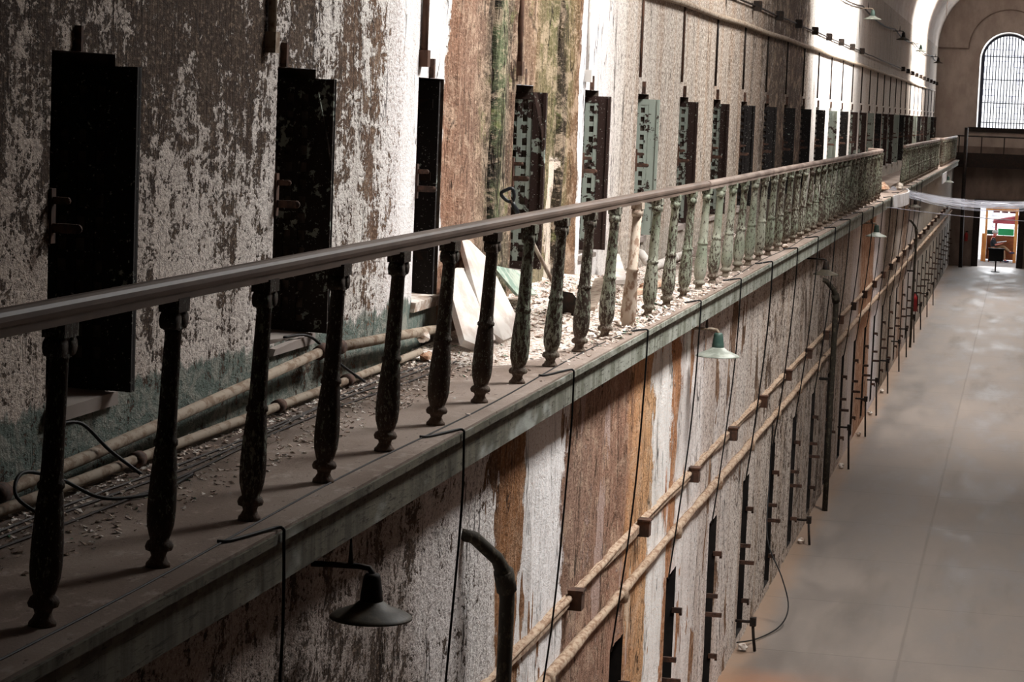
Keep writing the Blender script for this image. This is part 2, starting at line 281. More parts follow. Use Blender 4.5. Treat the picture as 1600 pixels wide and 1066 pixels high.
def gallery_mat():
    t = NT('dusty_gallery_floor'); a = t.noise((9, 5, 9), 6, .7); b = t.noise((1.2, .5, 1), 4, .6)
    col = t.mix(t.ss(b, .35, .65), lin(.49, .43, .39), lin(.60, .545, .51))
    col = t.mix(t.ss(a, .52, .68, 0, .55), col, lin(.70, .65, .61)); col = t.mix(t.ss(t.noise((34, 18, 30), 4, .75), .62, .70, 0, .8), col, lin(.24, .18, .15))
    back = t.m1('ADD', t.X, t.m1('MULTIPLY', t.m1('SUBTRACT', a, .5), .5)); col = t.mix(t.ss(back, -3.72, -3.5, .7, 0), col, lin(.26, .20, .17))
    t.bump(t.m1('ADD', a, t.noise((60, 40, 60), 3, .7)), .5, .008); return t.fin(col, .95, 0, .15)
M['gallery'] = gallery_mat()
def fascia_mat():
    t = NT('mint_fascia_paint'); a = t.noise((9, 9, 30), 5, .7); s = t.noise((2, 9, 1.2), 4, .65)
    dirt = t.ss(t.m1('ADD', t.Y, t.m1('MULTIPLY', s, 3)), 13, 19); col = t.mix(t.ss(s, .38, .62), t.mix(dirt, lin(.41, .395, .345), lin(.60, .61, .575)), t.mix(dirt, lin(.30, .29, .25), lin(.42, .43, .38)))  # darker, browner tone at low Y, blending to a paler one farther along
    col = t.mix(t.ss(t.noise((4, 3, 70), 4, .7), .58, .66, 0, .8), col, lin(.16, .14, .12))
    col = t.mix(t.ss(a, .56, .66, 0, .85), col, lin(.17, .14, .11)); col = t.mix(t.ss(t.noise((3, 1.2, 3), 3, .6), .55, .7, 0, .7), col, lin(.70, .72, .70))
    t.bump(a, .6, .006); return t.fin(col, .8, 0, .25)
M['fascia'] = fascia_mat()
def floor_mat():
    t = NT('concrete_slab_floor'); a = t.noise((1.3, .35, 1), 6, .65); f = t.noise((14, 14, 14), 5, .7); st = t.noise((.9, .12, 1), 4, .6)
    col = t.mix(t.ss(a, .32, .68), lin(.42, .385, .36), lin(.53, .49, .46)); col = t.mix(t.ss(st, .5, .7, 0, .5), col, lin(.36, .33, .30))
    col = t.mix(t.ss(f, .6, .8, 0, .4), col, lin(.70, .68, .66))
    wob = t.m1('MULTIPLY', t.m1('SUBTRACT', t.noise((1.6, 1.6, 1), 4, .6), .5), 1.6)
    og = t.m1('MULTIPLY', t.ss(t.m1('ADD', t.Y, wob), 25.6, 27.0, 1, 0), t.ss(t.X, -2.8, -1.6, 1, .2)); col = t.mix(t.m1('MULTIPLY', og, .75), col, lin(.60, .40, .27))
    nearwall = t.ss(t.m1('ADD', t.X, t.m1('MULTIPLY', wob, .2)), -2.92, -2.6, .55, 0.); col = t.mix(nearwall, col, lin(.60, .48, .38))
    # saw-cut joints every 3 m along and one lengthwise
    jy = t.m1('ABSOLUTE', t.m1('SUBTRACT', t.m1('PINGPONG', t.m1('ADD', t.Y, .4), 1.55), .0)); jx = t.m1('ABSOLUTE', t.m1('ADD', t.X, 1.1))
    j = t.m1('MINIMUM', jy, jx); col = t.mix(t.ss(j, .008, .022, .28, 0.), col, lin(.30, .27, .25))
    t.bump(t.m1('ADD', t.m1('MULTIPLY', f, .5), t.ss(j, .01, .03)), .35, .01)
    return t.fin(col, t.ss(a, .3, .7, .45, .75), 0, .35)
M['floor'] = floor_mat()
def glass_mat():
    m_ = bpy.data.materials.new('window_glass'); m_.use_nodes = True; nt = m_.node_tree; nt.nodes.clear()
    o = nt.nodes.new('ShaderNodeOutputMaterial'); mx = nt.nodes.new('ShaderNodeMixShader'); tr = nt.nodes.new('ShaderNodeBsdfTransparent'); gl = nt.nodes.new('ShaderNodeBsdfGlossy')
    tr.inputs[0].default_value = (.95, .96, .98, 1); gl.inputs['Roughness'].default_value = .1; mx.inputs[0].default_value = .06
    nt.links.new(tr.outputs[0], mx.inputs[1]); nt.links.new(gl.outputs[0], mx.inputs[2]); nt.links.new(mx.outputs[0], o.inputs[0]); return m_
M['glass'] = glass_mat()
def outside_mat():
    t = NT('pale_stone_wall'); q = t.n('ShaderNodeTexBrick'); cm = t.n('ShaderNodeCombineXYZ'); t.l(t.X, cm.inputs[0]); t.l(t.Z, cm.inputs[1])
    t.l(cm.outputs[0], q.inputs['Vector']); q.inputs['Scale'].default_value = 1.0; q.inputs['Brick Width'].default_value = .55; q.inputs['Row Height'].default_value = .28; q.inputs['Mortar Size'].default_value = .02
    q.inputs['Color1'].default_value = (.92, .9, .88, 1); q.inputs['Color2'].default_value = (.62, .62, .66, 1); q.inputs['Mortar'].default_value = (.22, .22, .26, 1)
    col = t.mix(t.ss(t.noise((1.2, 1, .9), 4, .7), .42, .6), q.outputs[0], lin(.9, .9, .9)); return t.fin(col, .9, 0, .2)
M['outside'] = outside_mat()

# ------------------------------------------------------------------ mesh helpers
class MB:
    def __init__(s): s.v = []; s.f = []; s.sm = []
    def add(s, vs, fs, smooth=False):
        o = len(s.v); s.v += [tuple(p) for p in vs]; s.f += [tuple(i + o for i in f) for f in fs]; s.sm += [smooth] * len(fs)
    def box(s, a, b):
        (x0, y0, z0), (x1, y1, z1) = a, b
        x0, x1 = min(x0, x1), max(x0, x1); y0, y1 = min(y0, y1), max(y0, y1); z0, z1 = min(z0, z1), max(z0, z1)
        s.add([(x0, y0, z0), (x1, y0, z0), (x1, y1, z0), (x0, y1, z0), (x0, y0, z1), (x1, y0, z1), (x1, y1, z1), (x0, y1, z1)],
              [(0, 3, 2, 1), (4, 5, 6, 7), (0, 1, 5, 4), (1, 2, 6, 5), (2, 3, 7, 6), (3, 0, 4, 7)])
    def quad(s, *p): s.add(p, [tuple(range(len(p)))])
    def tube(s, pts, r, n=8, caps=True):
        pts = [Vector(p) for p in pts]; rs = r if isinstance(r, (list, tuple)) else [r] * len(pts); vs = []; prev = None
        for i, p in enumerate(pts):
            d = (pts[min(i + 1, len(pts) - 1)] - pts[max(i - 1, 0)]).normalized()
            if prev is None:
                a = Vector((0, 0, 1)) if abs(d.z) < .9 else Vector((1, 0, 0)); u = d.cross(a).normalized()
            else:
                u = (prev - d * prev.dot(d)).normalized()
            prev = u; v = d.cross(u)
            for k in range(n):
                t = 2 * PI * k / n; vs.append(p + (u * math.cos(t) + v * math.sin(t)) * rs[i])
        fs = []
        for i in range(len(pts) - 1):
            for k in range(n): fs.append((i * n + k, i * n + (k + 1) % n, (i + 1) * n + (k + 1) % n, (i + 1) * n + k))
        if caps: fs.append(tuple(range(n - 1, -1, -1))); fs.append(tuple((len(pts) - 1) * n + k for k in range(n)))
        s.add(vs, fs, n > 5)
    def lathe(s, prof, n=16, c=(0, 0, 0), sh=(0, 0), smooth=True):
        vs = []; z0 = prof[0][1]; zh = max(p[1] for p in prof) - min(p[1] for p in prof) or 1; zm = min(p[1] for p in prof)
        for r, z in prof:
            for k in range(n):
                t = 2 * PI * k / n; f = (z - zm) / zh; vs.append((c[0] + r * math.cos(t) + sh[0] * f, c[1] + r * math.sin(t) + sh[1] * f, c[2] + z))
        fs = []
        for i in range(len(prof) - 1):
            for k in range(n): fs.append((i * n + k, i * n + (k + 1) % n, (i + 1) * n + (k + 1) % n, (i + 1) * n + k))
        fs.append(tuple(range(n - 1, -1, -1))); fs.append(tuple((len(prof) - 1) * n + k for k in range(n)))
        s.add(vs, fs, smooth)
    def sweep_y(s, prof, ys):                                   # prof: list of (x,z) closed polygon, ys: list of (y, dx)
        n = len(prof); vs = []
        for y, dx in ys: vs += [(x + dx, y, z) for x, z in prof]
        fs = []
        for i in range(len(ys) - 1):
            for k in range(n): fs.append((i * n + k, (i + 1) * n + k, (i + 1) * n + (k + 1) % n, i * n + (k + 1) % n))
        fs.append(tuple(range(n))); fs.append(tuple((len(ys) - 1) * n + k for k in range(n - 1, -1, -1)))
        s.add(vs, fs)
    def slab(s, poly, t):                                       # polygon in 3D, thickened along its normal
        p = [Vector(q) for q in poly]; nn = (p[1] - p[0]).cross(p[2] - p[0]).normalized() * t; n = len(p)
        vs = p + [q + nn for q in p]; fs = [tuple(range(n - 1, -1, -1)), tuple(range(n, 2 * n))]
        for k in range(n): fs.append((k, (k + 1) % n, n + (k + 1) % n, n + k))
        s.add(vs, fs)
    def lump(s, c, r, seed=0, n=7):
        rnd = random.Random(seed); vs = []; fs = []
        for i in range(1, n - 1):
            for k in range(n + 1):
                ph = PI * i / (n - 1); th = 2 * PI * k / (n + 1); q = rnd.uniform(.72, 1.15)
                vs.append((c[0] + r[0] * q * math.sin(ph) * math.cos(th), c[1] + r[1] * q * math.sin(ph) * math.sin(th), c[2] + r[2] * q * math.cos(ph)))
        m_ = n + 1; rows = n - 2
        for i in range(rows - 1):
            for k in range(m_): fs.append((i * m_ + k, (i + 1) * m_ + k, (i + 1) * m_ + (k + 1) % m_, i * m_ + (k + 1) % m_))
        fs.append(tuple(range(m_))); fs.append(tuple((rows - 1) * m_ + k for k in range(m_ - 1, -1, -1)))
        s.add(vs, fs)
    def build(s, name, mat, parent=None, loc=None):
        me = bpy.data.meshes.new(name); me.from_pydata(s.v, [], s.f); me.update()
        if any(s.sm): me.polygons.foreach_set('use_smooth', s.sm)
        o = bpy.data.objects.new(name, me); COL.objects.link(o)
        for q in (mat if isinstance(mat, list) else [mat]): me.materials.append(q)
        if parent: o.parent = parent
        if loc: o.location = loc
        return o
def tag(o, label=None, cat=None, group=None, kind=None):
    if label: o['label'] = label
    if cat: o['category'] = cat
    if group: o['group'] = group
    if kind: o['kind'] = kind
    return o
def thing(name, loc, label, cat, group=None):
    o = bpy.data.objects.new(name, None); COL.objects.link(o); o.location = loc; o.empty_display_size = .1
    return tag(o, label, cat, group)
def copy_tree(src, loc=None, label=None, parent=None):
    c = src.copy(); COL.objects.link(c)
    if parent: c.parent = parent
    if loc: c.location = loc
    if label: c['label'] = label
    for ch in [q for q in bpy.data.objects if q.parent == src]: copy_tree(ch, parent=c)
    return c
def struct(o, label=None, cat=None): return tag(o, label, cat, None, 'structure')
def smooth(pts, n=6):
    P = [Vector(p) for p in pts]; out = []
    for i in range(len(P) - 1):
        a, b, c, d = P[max(i - 1, 0)], P[i], P[i + 1], P[min(i + 2, len(P) - 1)]
        for k in range(n):
            t = k / n; out.append(.5 * ((2 * b) + (c - a) * t + (2 * a - 5 * b + 4 * c - d) * t * t + (3 * b - a - 3 * c + d) * t ** 3))
    return out + [P[-1]]
def sag(a, b, d, n=14):
    a, b = Vector(a), Vector(b); return [a.lerp(b, i / n) - Vector((0, 0, d * 4 * (i / n) * (1 - i / n))) for i in range(n + 1)]
ORD = ['first', 'second', 'third', 'fourth', 'fifth', 'sixth', 'seventh', 'eighth', 'ninth', 'tenth', 'eleventh', 'twelfth', 'thirteenth', 'fourteenth', 'fifteenth', 'sixteenth',
       'seventeenth', 'eighteenth', 'nineteenth', 'twentieth', 'twenty-first', 'twenty-second', 'twenty-third', 'twenty-fourth', 'twenty-fifth', 'twenty-sixth', 'twenty-seventh',
       'twenty-eighth', 'twenty-ninth', 'thirtieth', 'thirty-first', 'thirty-second', 'thirty-third', 'thirty-fourth']

# ------------------------------------------------------------------ setting
G = 4.61; XU = -3.95; XL = -3.0; XE = -2.757; YE = 105.0; Y0 = -4.0
XRU, XRL, XRE = 2.10, 1.15, .907
D0, DP, DW = 9.22, 3.03, .70                                   # first upper opening, pitch, width
ups = [D0 + DP * k for k in range(-2, 32)]
UZ0, UZ1 = G + .333, G + 1.835
LZ0, LZ1 = .12, 2.0
def wall_with_openings(name, x, z0, z1, ys, wd, oz0, oz1, depth, side, mat):
    """side=-1: wall on the left, openings go towards -X"""
    b = MB(); r = MB(); c = MB(); edges = [Y0]
    def panel(ya, yb, za, zb):
        if (mat is M['upper'] and ya > 12 and yb < 22 or mat is M['lower'] and ya > 8 and yb < 34) and zb - za > .5:                      # crumbled stretches get real relief
            ny, nz = max(2, int((yb - ya) / .035)), max(2, int((zb - za) / .09)); vs = []
            for i in range(ny + 1):
                y = ya + (yb - ya) * i / ny
                for j in range(nz + 1):
                    z = za + (zb - za) * j / nz; d = 0
                    e = max(0, min(1, (y - ya) / .06, (yb - y) / .06)) if zb - za < 99 else 1
                    if mat is M['lower']: d = .018 * mnoise.noise(Vector((y * 2.6, z * .9, 5))) + .010 * mnoise.noise(Vector((y * 8, z * 2.2, 2))) + (.006 * mnoise.noise(Vector((y * 20, z * 5, 2))))
                    elif 15.9 < y < 21.1:
                        d = .035 * mnoise.noise(Vector((y * 3.2, z * .55, 1))) + .022 * mnoise.noise(Vector((y * 9, z * 1.3, 4))) + .010 * mnoise.noise(Vector((y * 22, z * 6, 9)))
                        sy = 17.52 + .05 * mnoise.noise(Vector((z * 1.4, 2, 3))); d -= .17 * math.exp(-((y - sy) / .065) ** 2)
                        sy = 20.05 + .07 * mnoise.noise(Vector((z * 1.1, 7, 3))); d -= .09 * math.exp(-((y - sy) / .05) ** 2) - .02
                    else: d = .007 * mnoise.noise(Vector((y * 6, z * 2.5, 2)))
                    vs.append((x + d * e, y, z))
            m_ = nz + 1; b.add(vs, [(i * m_ + j, (i + 1) * m_ + j, (i + 1) * m_ + j + 1, i * m_ + j + 1) for i in range(ny) for j in range(nz)]); return
        n = max(1, int((yb - ya) / 1.5)); 
        for i in range(n):
            p, q = ya + (yb - ya) * i / n, ya + (yb - ya) * (i + 1) / n
            b.quad((x, p, za), (x, q, za), (x, q, zb), (x, p, zb))
    cur = Y0
    for y in ys:
        panel(cur, y, z0, z1); panel(y, y + wd, z0, oz0); panel(y, y + wd, oz1, z1)
        xr = x + side * .5; xd = x + side * depth
        for (xa, xb, tgt) in ((x, xr, r), (xr, xd, c)):
            tgt.quad((xa, y, oz0), (xb, y, oz0), (xb, y, oz1), (xa, y, oz1)); tgt.quad((xa, y + wd, oz0), (xb, y + wd, oz0), (xb, y + wd, oz1), (xa, y + wd, oz1))
            tgt.quad((xa, y, oz0), (xb, y, oz0), (xb, y + wd, oz0), (xa, y + wd, oz0)); tgt.quad((xa, y, oz1), (xb, y, oz1), (xb, y + wd, oz1), (xa, y + wd, oz1))
        c.quad((xd, y, oz0), (xd, y + wd, oz0), (xd, y + wd, oz1), (xd, y, oz1))
        cur = y + wd
    panel(cur, YE, z0, z1)
    o = b.build(name, mat); rr = r.build('reveal', M['reveal'] if mat is M['upper'] else M['cell'], o); cc = c.build('cell_lining', M['cell'], o)  # lower reveals take the near-black cell colour, so their shade is painted
    return o
wu = wall_with_openings('wall_left', XU, G - .02, VZ + .02, ups, DW, UZ0, UZ1, 2.6, -1, M['upper'])
struct(wu, 'tall upper cell wall of peeling white and brown paint above the gallery', 'wall')
wl = wall_with_openings('wall_left_lower', XL, -.02, G - .2, ups, .62, LZ0, LZ1, 2.6, -1, M['lower'])
struct(wl, 'lower cell wall of peeling paint and orange stone below the gallery', 'wall')
b = MB(); b.quad((XRU, Y0, G - .02), (XRU, YE, G - .02), (XRU, YE, VZ + .02), (XRU, Y0, VZ + .02)); struct(b.build('wall_right', M['plaster']), 'opposite upper wall out of frame', 'wall')
b = MB(); b.quad((XRL, Y0, -.02), (XRL, YE, -.02), (XRL, YE, G - .2), (XRL, Y0, G - .2)); struct(b.build('wall_right_lower', M['plaster']), 'opposite lower wall out of frame', 'wall')
b = MB(); b.quad((-7, Y0, -.1), (4, Y0, -.1), (4, Y0, 13), (-7, Y0, 13)); struct(b.build('wall_back', M['endlow']), 'rear wall of the cellblock behind the viewpoint', 'wall')
# lower floor
b = MB()
for i in range(44): b.quad((XL - .6, Y0 + i * 2.6, 0), (1.2, Y0 + i * 2.6, 0), (1.2, Y0 + (i + 1) * 2.6, 0), (XL - .6, Y0 + (i + 1) * 2.6, 0))
struct(b.build('floor', M['floor']), 'long grey concrete corridor floor with cut joints', 'floor')
# vault with skylight openings
b = MB(); fr = MB(); NA = 36; ysplit = [Y0]
for yc, ln, *_ in SKY: ysplit += [yc - ln / 2, yc + ln / 2]
ysplit += [RIDGE[0], RIDGE[1], YE]; ysplit = sorted(set(ysplit)); segs = []
def in_sky(y): return any(abs(y - q[0]) < q[1] / 2 for q in SKY)
for i in range(len(ysplit) - 1):
    n = max(1, int((ysplit[i + 1] - ysplit[i]) / 3))
    for k in range(n): segs.append((ysplit[i] + (ysplit[i + 1] - ysplit[i]) * k / n, ysplit[i] + (ysplit[i + 1] - ysplit[i]) * (k + 1) / n, in_sky((ysplit[i] + ysplit[i + 1]) / 2)))
def vp(a, r=VR): return VCX + r * math.cos(a), VZ + r * math.sin(a)
for ya, yb, sk in segs:
    for k in range(NA):
        a0, a1 = PI * k / NA, PI * (k + 1) / NA
        if sk and math.radians(SKY_A0) < (a0 + a1) / 2 < math.radians(SKY_A1): continue
        if RIDGE[0] < (ya + yb) / 2 < RIDGE[1] and abs((a0 + a1) / 2 - PI / 2) < .1: continue  # slot for the added ridge fill
        x0, z0 = vp(a0); x1, z1 = vp(a1); b.add([(x0, ya, z0), (x0, yb, z0), (x1, yb, z1), (x1, ya, z1)], [(0, 1, 2, 3)], True)
vault = struct(b.build('ceiling', M['vault']), 'rounded plaster barrel vault over the corridor', 'ceiling')
for i, (yc, ln, *_) in enumerate(SKY):                      # deep wells round each skylight, the added second one too
    b = MB(); y0_, y1_ = yc - ln / 2, yc + ln / 2; A0 = PI * round(math.radians(SKY_A0) / PI * NA) / NA; A1 = PI * round(math.radians(SKY_A1) / PI * NA) / NA
    for yy in (y0_, y1_):
        for k in range(8):
            a0 = A0 + (A1 - A0) * k / 8; a1 = A0 + (A1 - A0) * (k + 1) / 8
            p = [vp(a0), vp(a1), vp(a1, VR + .35), vp(a0, VR + .35)]; b.quad(*[(q[0], yy, q[1]) for q in p])
    for a in (A0, A1):
        p, q = vp(a), vp(a, VR + .35); b.quad((p[0], y0_, p[1]), (p[0], y1_, p[1]), (q[0], y1_, q[1]), (q[0], y0_, q[1]))
    struct(b.build('window_%d' % (i + 2), M['trim']), 'skylight well in the vault', 'skylight')

# gallery slab, nosing, fascia
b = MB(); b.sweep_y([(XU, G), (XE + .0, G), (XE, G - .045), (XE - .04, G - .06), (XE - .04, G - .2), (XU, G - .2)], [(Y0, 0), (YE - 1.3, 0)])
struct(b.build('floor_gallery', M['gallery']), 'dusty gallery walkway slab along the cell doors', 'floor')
b = MB()
prof = [(XE + .012, G - .012), (XE + .012, G - .05), (XE - .012, G - .062), (XE - .012, G - .088), (XE - .028, G - .095), (XE - .028, G - .235), (XE - .045, G - .245), (XE - .08, G - .245), (XE - .08, G - .012)]
b.sweep_y(prof, [(Y0, 0), (YE - 1.3, 0)])
struct(b.build('trim_1', M['fascia']), 'mint green painted moulded edge board of the gallery', 'trim')
b = MB(); b.sweep_y([(XRU, G), (XRE, G), (XRE, G - .24), (XRU, G - .24)], [(Y0, 0), (YE - 1.3, 0)]); struct(b.build('floor_gallery_right', M['gallery']), 'opposite gallery slab out of frame', 'floor')

# end wall with arched window and doorway
WX, WR, WS, WT0 = -.95, 1.2, 8.95, 6.03                        # window centre, reveal radius, spring, sill
def arch(r, n=20, cx=WX, cz=WS): return [(cx + r * math.cos(PI * k / n), cz + r * math.sin(PI * k / n)) for k in range(n + 1)]
DX0, DX1, DZ = -1.76, -.12, 2.80
def endwall(y):
    b = MB(); top = 12.7; xa, xb = -4.3, 2.4
    b.quad((xa, y, WT0), (WX - WR, y, WT0), (WX - WR, y, WS), (xa, y, WS)); b.quad((WX + WR, y, WT0), (xb, y, WT0), (xb, y, WS), (WX + WR, y, WS))
    A = arch(WR); n = len(A) - 1
    for k in range(n):
        (x0, z0), (x1, z1) = A[k], A[k + 1]
        tx0 = xb if k == 0 else x0; b.quad((x0, y, z0), (x0, y, top), (x1, y, top), (x1, y, z1))
    b.quad((xa, y, WS), (WX - WR, y, WS), (WX - WR, y, top), (xa, y, top)); b.quad((WX + WR, y, WS), (xb, y, WS), (xb, y, top), (WX + WR, y, top))
    b.quad((xa, y, 5.2), (xb, y, 5.2), (xb, y, WT0), (xa, y, WT0))
    return b
struct(endwall(YE).build('wall_end', M['endwall']), 'taupe end wall under the vault with an arched window', 'wall')
b = MB(); b.quad((-4.3, YE, -.05), (DX0, YE, -.05), (DX0, YE, DZ), (-4.3, YE, DZ)); b.quad((DX1, YE, -.05), (2.4, YE, -.05), (2.4, YE, DZ), (DX1, YE, DZ)); b.quad((-4.3, YE, DZ), (2.4, YE, DZ), (2.4, YE, 5.2), (-4.3, YE, 5.2))
for xx in (DX0, DX1): b.quad((xx, YE, 0), (xx, YE + .6, 0), (xx, YE + .6, DZ), (xx, YE, DZ))
b.quad((DX0, YE, DZ), (DX1, YE, DZ), (DX1, YE + .6, DZ), (DX0, YE + .6, DZ))
struct(b.build('wall_end_lower', M['endlow']), 'dark brown lower end wall around the bright doorway', 'wall')
# arched window: reveal, archivolt, bars, glass, sill
b = MB(); A = arch(WR, 24); P = [(WX + WR, WT0)] + A + [(WX - WR, WT0)]; A2 = arch(WR - .06, 24); P2 = [(WX + WR - .06, WT0)] + A2 + [(WX - WR + .06, WT0)]
for k in range(len(P) - 1): b.quad((P[k][0], YE, P[k][1]), (P[k + 1][0], YE, P[k + 1][1]), (P2[k + 1][0], YE + .45, P2[k + 1][1]), (P2[k][0], YE + .45, P2[k][1]))
win = b.build('window_1', M['trim']); struct(win, 'tall arched barred window high in the end wall', 'window')
b = MB(); B2 = arch(WR - .16, 24); Q = [(WX + WR - .06 - .10, WT0)] + B2 + [(WX - WR + .16, WT0)]
for k in range(len(P) - 1): b.quad((P2[k][0], YE + .42, P2[k][1]), (P2[k + 1][0], YE + .42, P2[k + 1][1]), (Q[k + 1][0], YE + .42, Q[k + 1][1]), (Q[k][0], YE + .42, Q[k][1]))
b.build('window_frame', M['window_bar'], win)
b = MB(); R1, R2 = WR + .48, WR + .50                           # raised band round the arch, returning as a string course to the side wall
for k in range(24):
    a0, a1 = PI * k / 24, PI * (k + 1) / 24
    for (ra, rb) in ((R2 - .02, R2 + .03),):
        pts = [(WX + r * math.cos(a), WS + .45 + r * math.sin(a)) for r, a in ((ra, a0), (rb, a0), (rb, a1), (ra, a1))]
        for (i, j) in ((0, 1), (1, 2), (2, 3), (3, 0)): b.quad((pts[i][0], YE - .06, pts[i][1]), (pts[j][0], YE - .06, pts[j][1]), (pts[j][0], YE, pts[j][1]), (pts[i][0], YE, pts[i][1]))
        b.quad(*[(p[0], YE - .06, p[1]) for p in pts])
b.box((XU, YE - .07, WS + .41), (WX - R2, YE, WS + .47)); b.box((WX + R2, YE - .07, WS + .41), (XRU, YE, WS + .47))
b.build('arch_moulding', M['endlow'], win)
b = MB()
for k in range(-8, 9):
    x = WX + k * .128; h = math.sqrt(max(0, (WR - .1) ** 2 - (x - WX) ** 2)); b.box((x - .02, YE + .36, WT0), (x + .02, YE + .38, WS + h))
for z in (6.25, 7.1, 8.1, 9.1): b.box((WX - 1.1, YE + .355, z - .018), (WX + 1.1, YE + .385, z + .018))
b.build('window_bars', M['window_bar'], win)
b = MB(); q = [(WX + WR - .1, WT0)] + arch(WR - .1, 24) + [(WX - WR + .1, WT0)]; b.quad(*[(x, YE + .43, z) for x, z in q]); b.build('glass_pane', M['glass'], win)
b = MB(); b.box((WX - 1.55, YE - .16, WT0 - .2), (2.1, YE + .5, WT0)); b.build('window_sill', M['iron'], win)
# doorway jambs
b = MB(); b.box((DX0 - .28, YE - .12, 0), (DX0, YE, DZ + .12)); b.box((DX1, YE - .12, 0), (DX1 + .28, YE, DZ + .12)); b.box((DX0, YE - .12, DZ), (DX1, YE, DZ + .12))
struct(b.build('door_1', M['iron']), 'tall dark framed doorway open to daylight at the far end', 'doorway')

# end balcony across the corridor
b = MB(); b.sweep_y([(XU, G), (XRU, G), (XRU, G - .3), (XU, G - .3)], [(YE - 1.3, 0), (YE, 0)]); struct(b.build('floor_gallery_end', M['iron']), 'end balcony slab crossing below the arched window', 'floor')

# outside
b = MB(); b.quad((-14, YE + .3, -.01), (12, YE + .3, -.01), (12, 135, -.01), (-14, 135, -.01)); struct(b.build('ground', M['white']), 'sunlit pale yard beyond the end doorway', 'ground')
b = MB(); b.box((-12, 119, 0), (10, 120, 12.5)); struct(b.build('wall_outside', M['outside']), 'pale sunlit stone yard wall beyond the arched window', 'wall')

# ------------------------------------------------------------------ cell gates, upper row
def lattice(mb, x0, x1, y0, y1, z0, z1):
    px, pz, sw = .086, .0965, .042; x = x1
    while x > x0: mb.box((max(x - sw, x0), y0, z0), (x, y1, z1)); x -= px
    z = z0
    while z < z1: mb.box((x0, y0 + .004, z), (x1, y1 - .004, min(z + sw, z1))); z += pz
def make_gate(stile_m, lat_m, label):
    """origin: foot of the far jamb at the wall face; leaf stands square to the wall"""
    root = thing('cell_gate', (0, 0, 0), label, 'gate', 'upper cell gates')
    b = MB(); b.box((.012, -.035, 0), (.125, -.012, 1.44)); b.box((.10, -.05, 0), (.125, 0.0, 1.44)); s = b.build('stile', stile_m, root)
    b = MB(); lattice(b, -.62, .012, -.03, -.018, .0, 1.44); b.build('lattice', lat_m, root)
    for z in (0, 1.38): b = MB(); b.box((-.62, -.034, z), (.012, -.014, z + .06)); b.build('cross_rail', stile_m, root)
    return root
def make_latches():
    """pair of rusty hasps on the near jamb, projecting into the gallery"""
    root = thing('door_hasp', (0, 0, 0), '', 'hasp', 'hasps of the upper cell doors')
    for z, L, h in ((.745, .15, .04), (.865, .09, .03)):
        b = MB(); b.box((-.02, .01, z), (L * .8, .03, z + h)); b.lathe([(h * .5, -.008), (h * .5, .008)], 10, (L * .8, .02, 0)); b.v[-20:] = [(L * .8 + (p[0] - L * .8), .02 + p[2], z + h / 2 + (p[1] - .02)) for p in b.v[-20:]]
        b.build('hasp_bar', M['rust'], root)
    b = MB(); b.box((-.03, .0, .70), (.012, .045, .93)); b.build('back_plate', M['pipebrown'], root)
    return root
gA = make_gate(M['gate_stile_a'], M['gate_l'], ''); gB = make_gate(M['gate_b'], M['gate_b'], ''); gD = make_gate(M['gate_dark'], M['gate_dark'], ''); gC = make_gate(M['gate_near'], M['gate_near'], ''); hz = make_latches()
used = set()
look = {0: ('D', 'black iron lattice gate in the nearest dark doorway on the left edge'), 1: ('C', 'dark iron lattice gate of the second doorway, with pale-edged square holes'),
        3: ('A', 'brown lattice gate standing in the mossy bare stone, behind the shovel'), 4: ('A', 'brown and mint lattice gate beside the blinding white plaster strip'),
        5: ('B', 'mint green lattice gate with brown peeled patches'), 6: ('A', 'dark brown lattice gate just past the mint green one')}
for k in range(-2, 32):
    y = D0 + DP * k
    kind, lab = look.get(k, ('A' if k % 4 in (0, 3) else ('B' if k % 4 == 1 else 'D'), None))
    if k in (8, 9, 10, 11): kind = 'D'
    if k in (12,): kind = 'D'
    if k < 0: continue
    if lab is None: lab = 'narrow iron lattice gate in the %s upper cell doorway from the near left' % ORD[k]
    if k != 2:
        src = {'A': gA, 'B': gB, 'D': gD, 'C': gC}[kind]; p = (XU, y + DW, UZ0 + .01)
        if src.name not in used: used.add(src.name); src.location = p; src['label'] = lab
        else: copy_tree(src, p, lab)
    else:
        root = thing('cell_door', (XU, y + DW, UZ0), 'added black panel that darkens the open doorway between the white plaster and the bare brown stone', 'door')
        b = MB(); b.box((-1.6, -.05, 0), (-.02, -.012, 1.49)); b.build('door_leaf', M['gate_dark'], root)  # panel added so the empty doorway reads black inside
        b = MB()
        for z in (.25, .8, 1.3): b = MB(); b.box((-1.5, -.062, z), (-.06, -.05, z + .06)); b.build('iron_strap', M['iron'], root)
    hl = 'pair of rusty door hasps on the jamb of the %s upper cell doorway' % ORD[k]
    if k == 0: hz.location = (XU, y, UZ0); hz['label'] = hl
    else: copy_tree(hz, (XU, y, UZ0), hl)

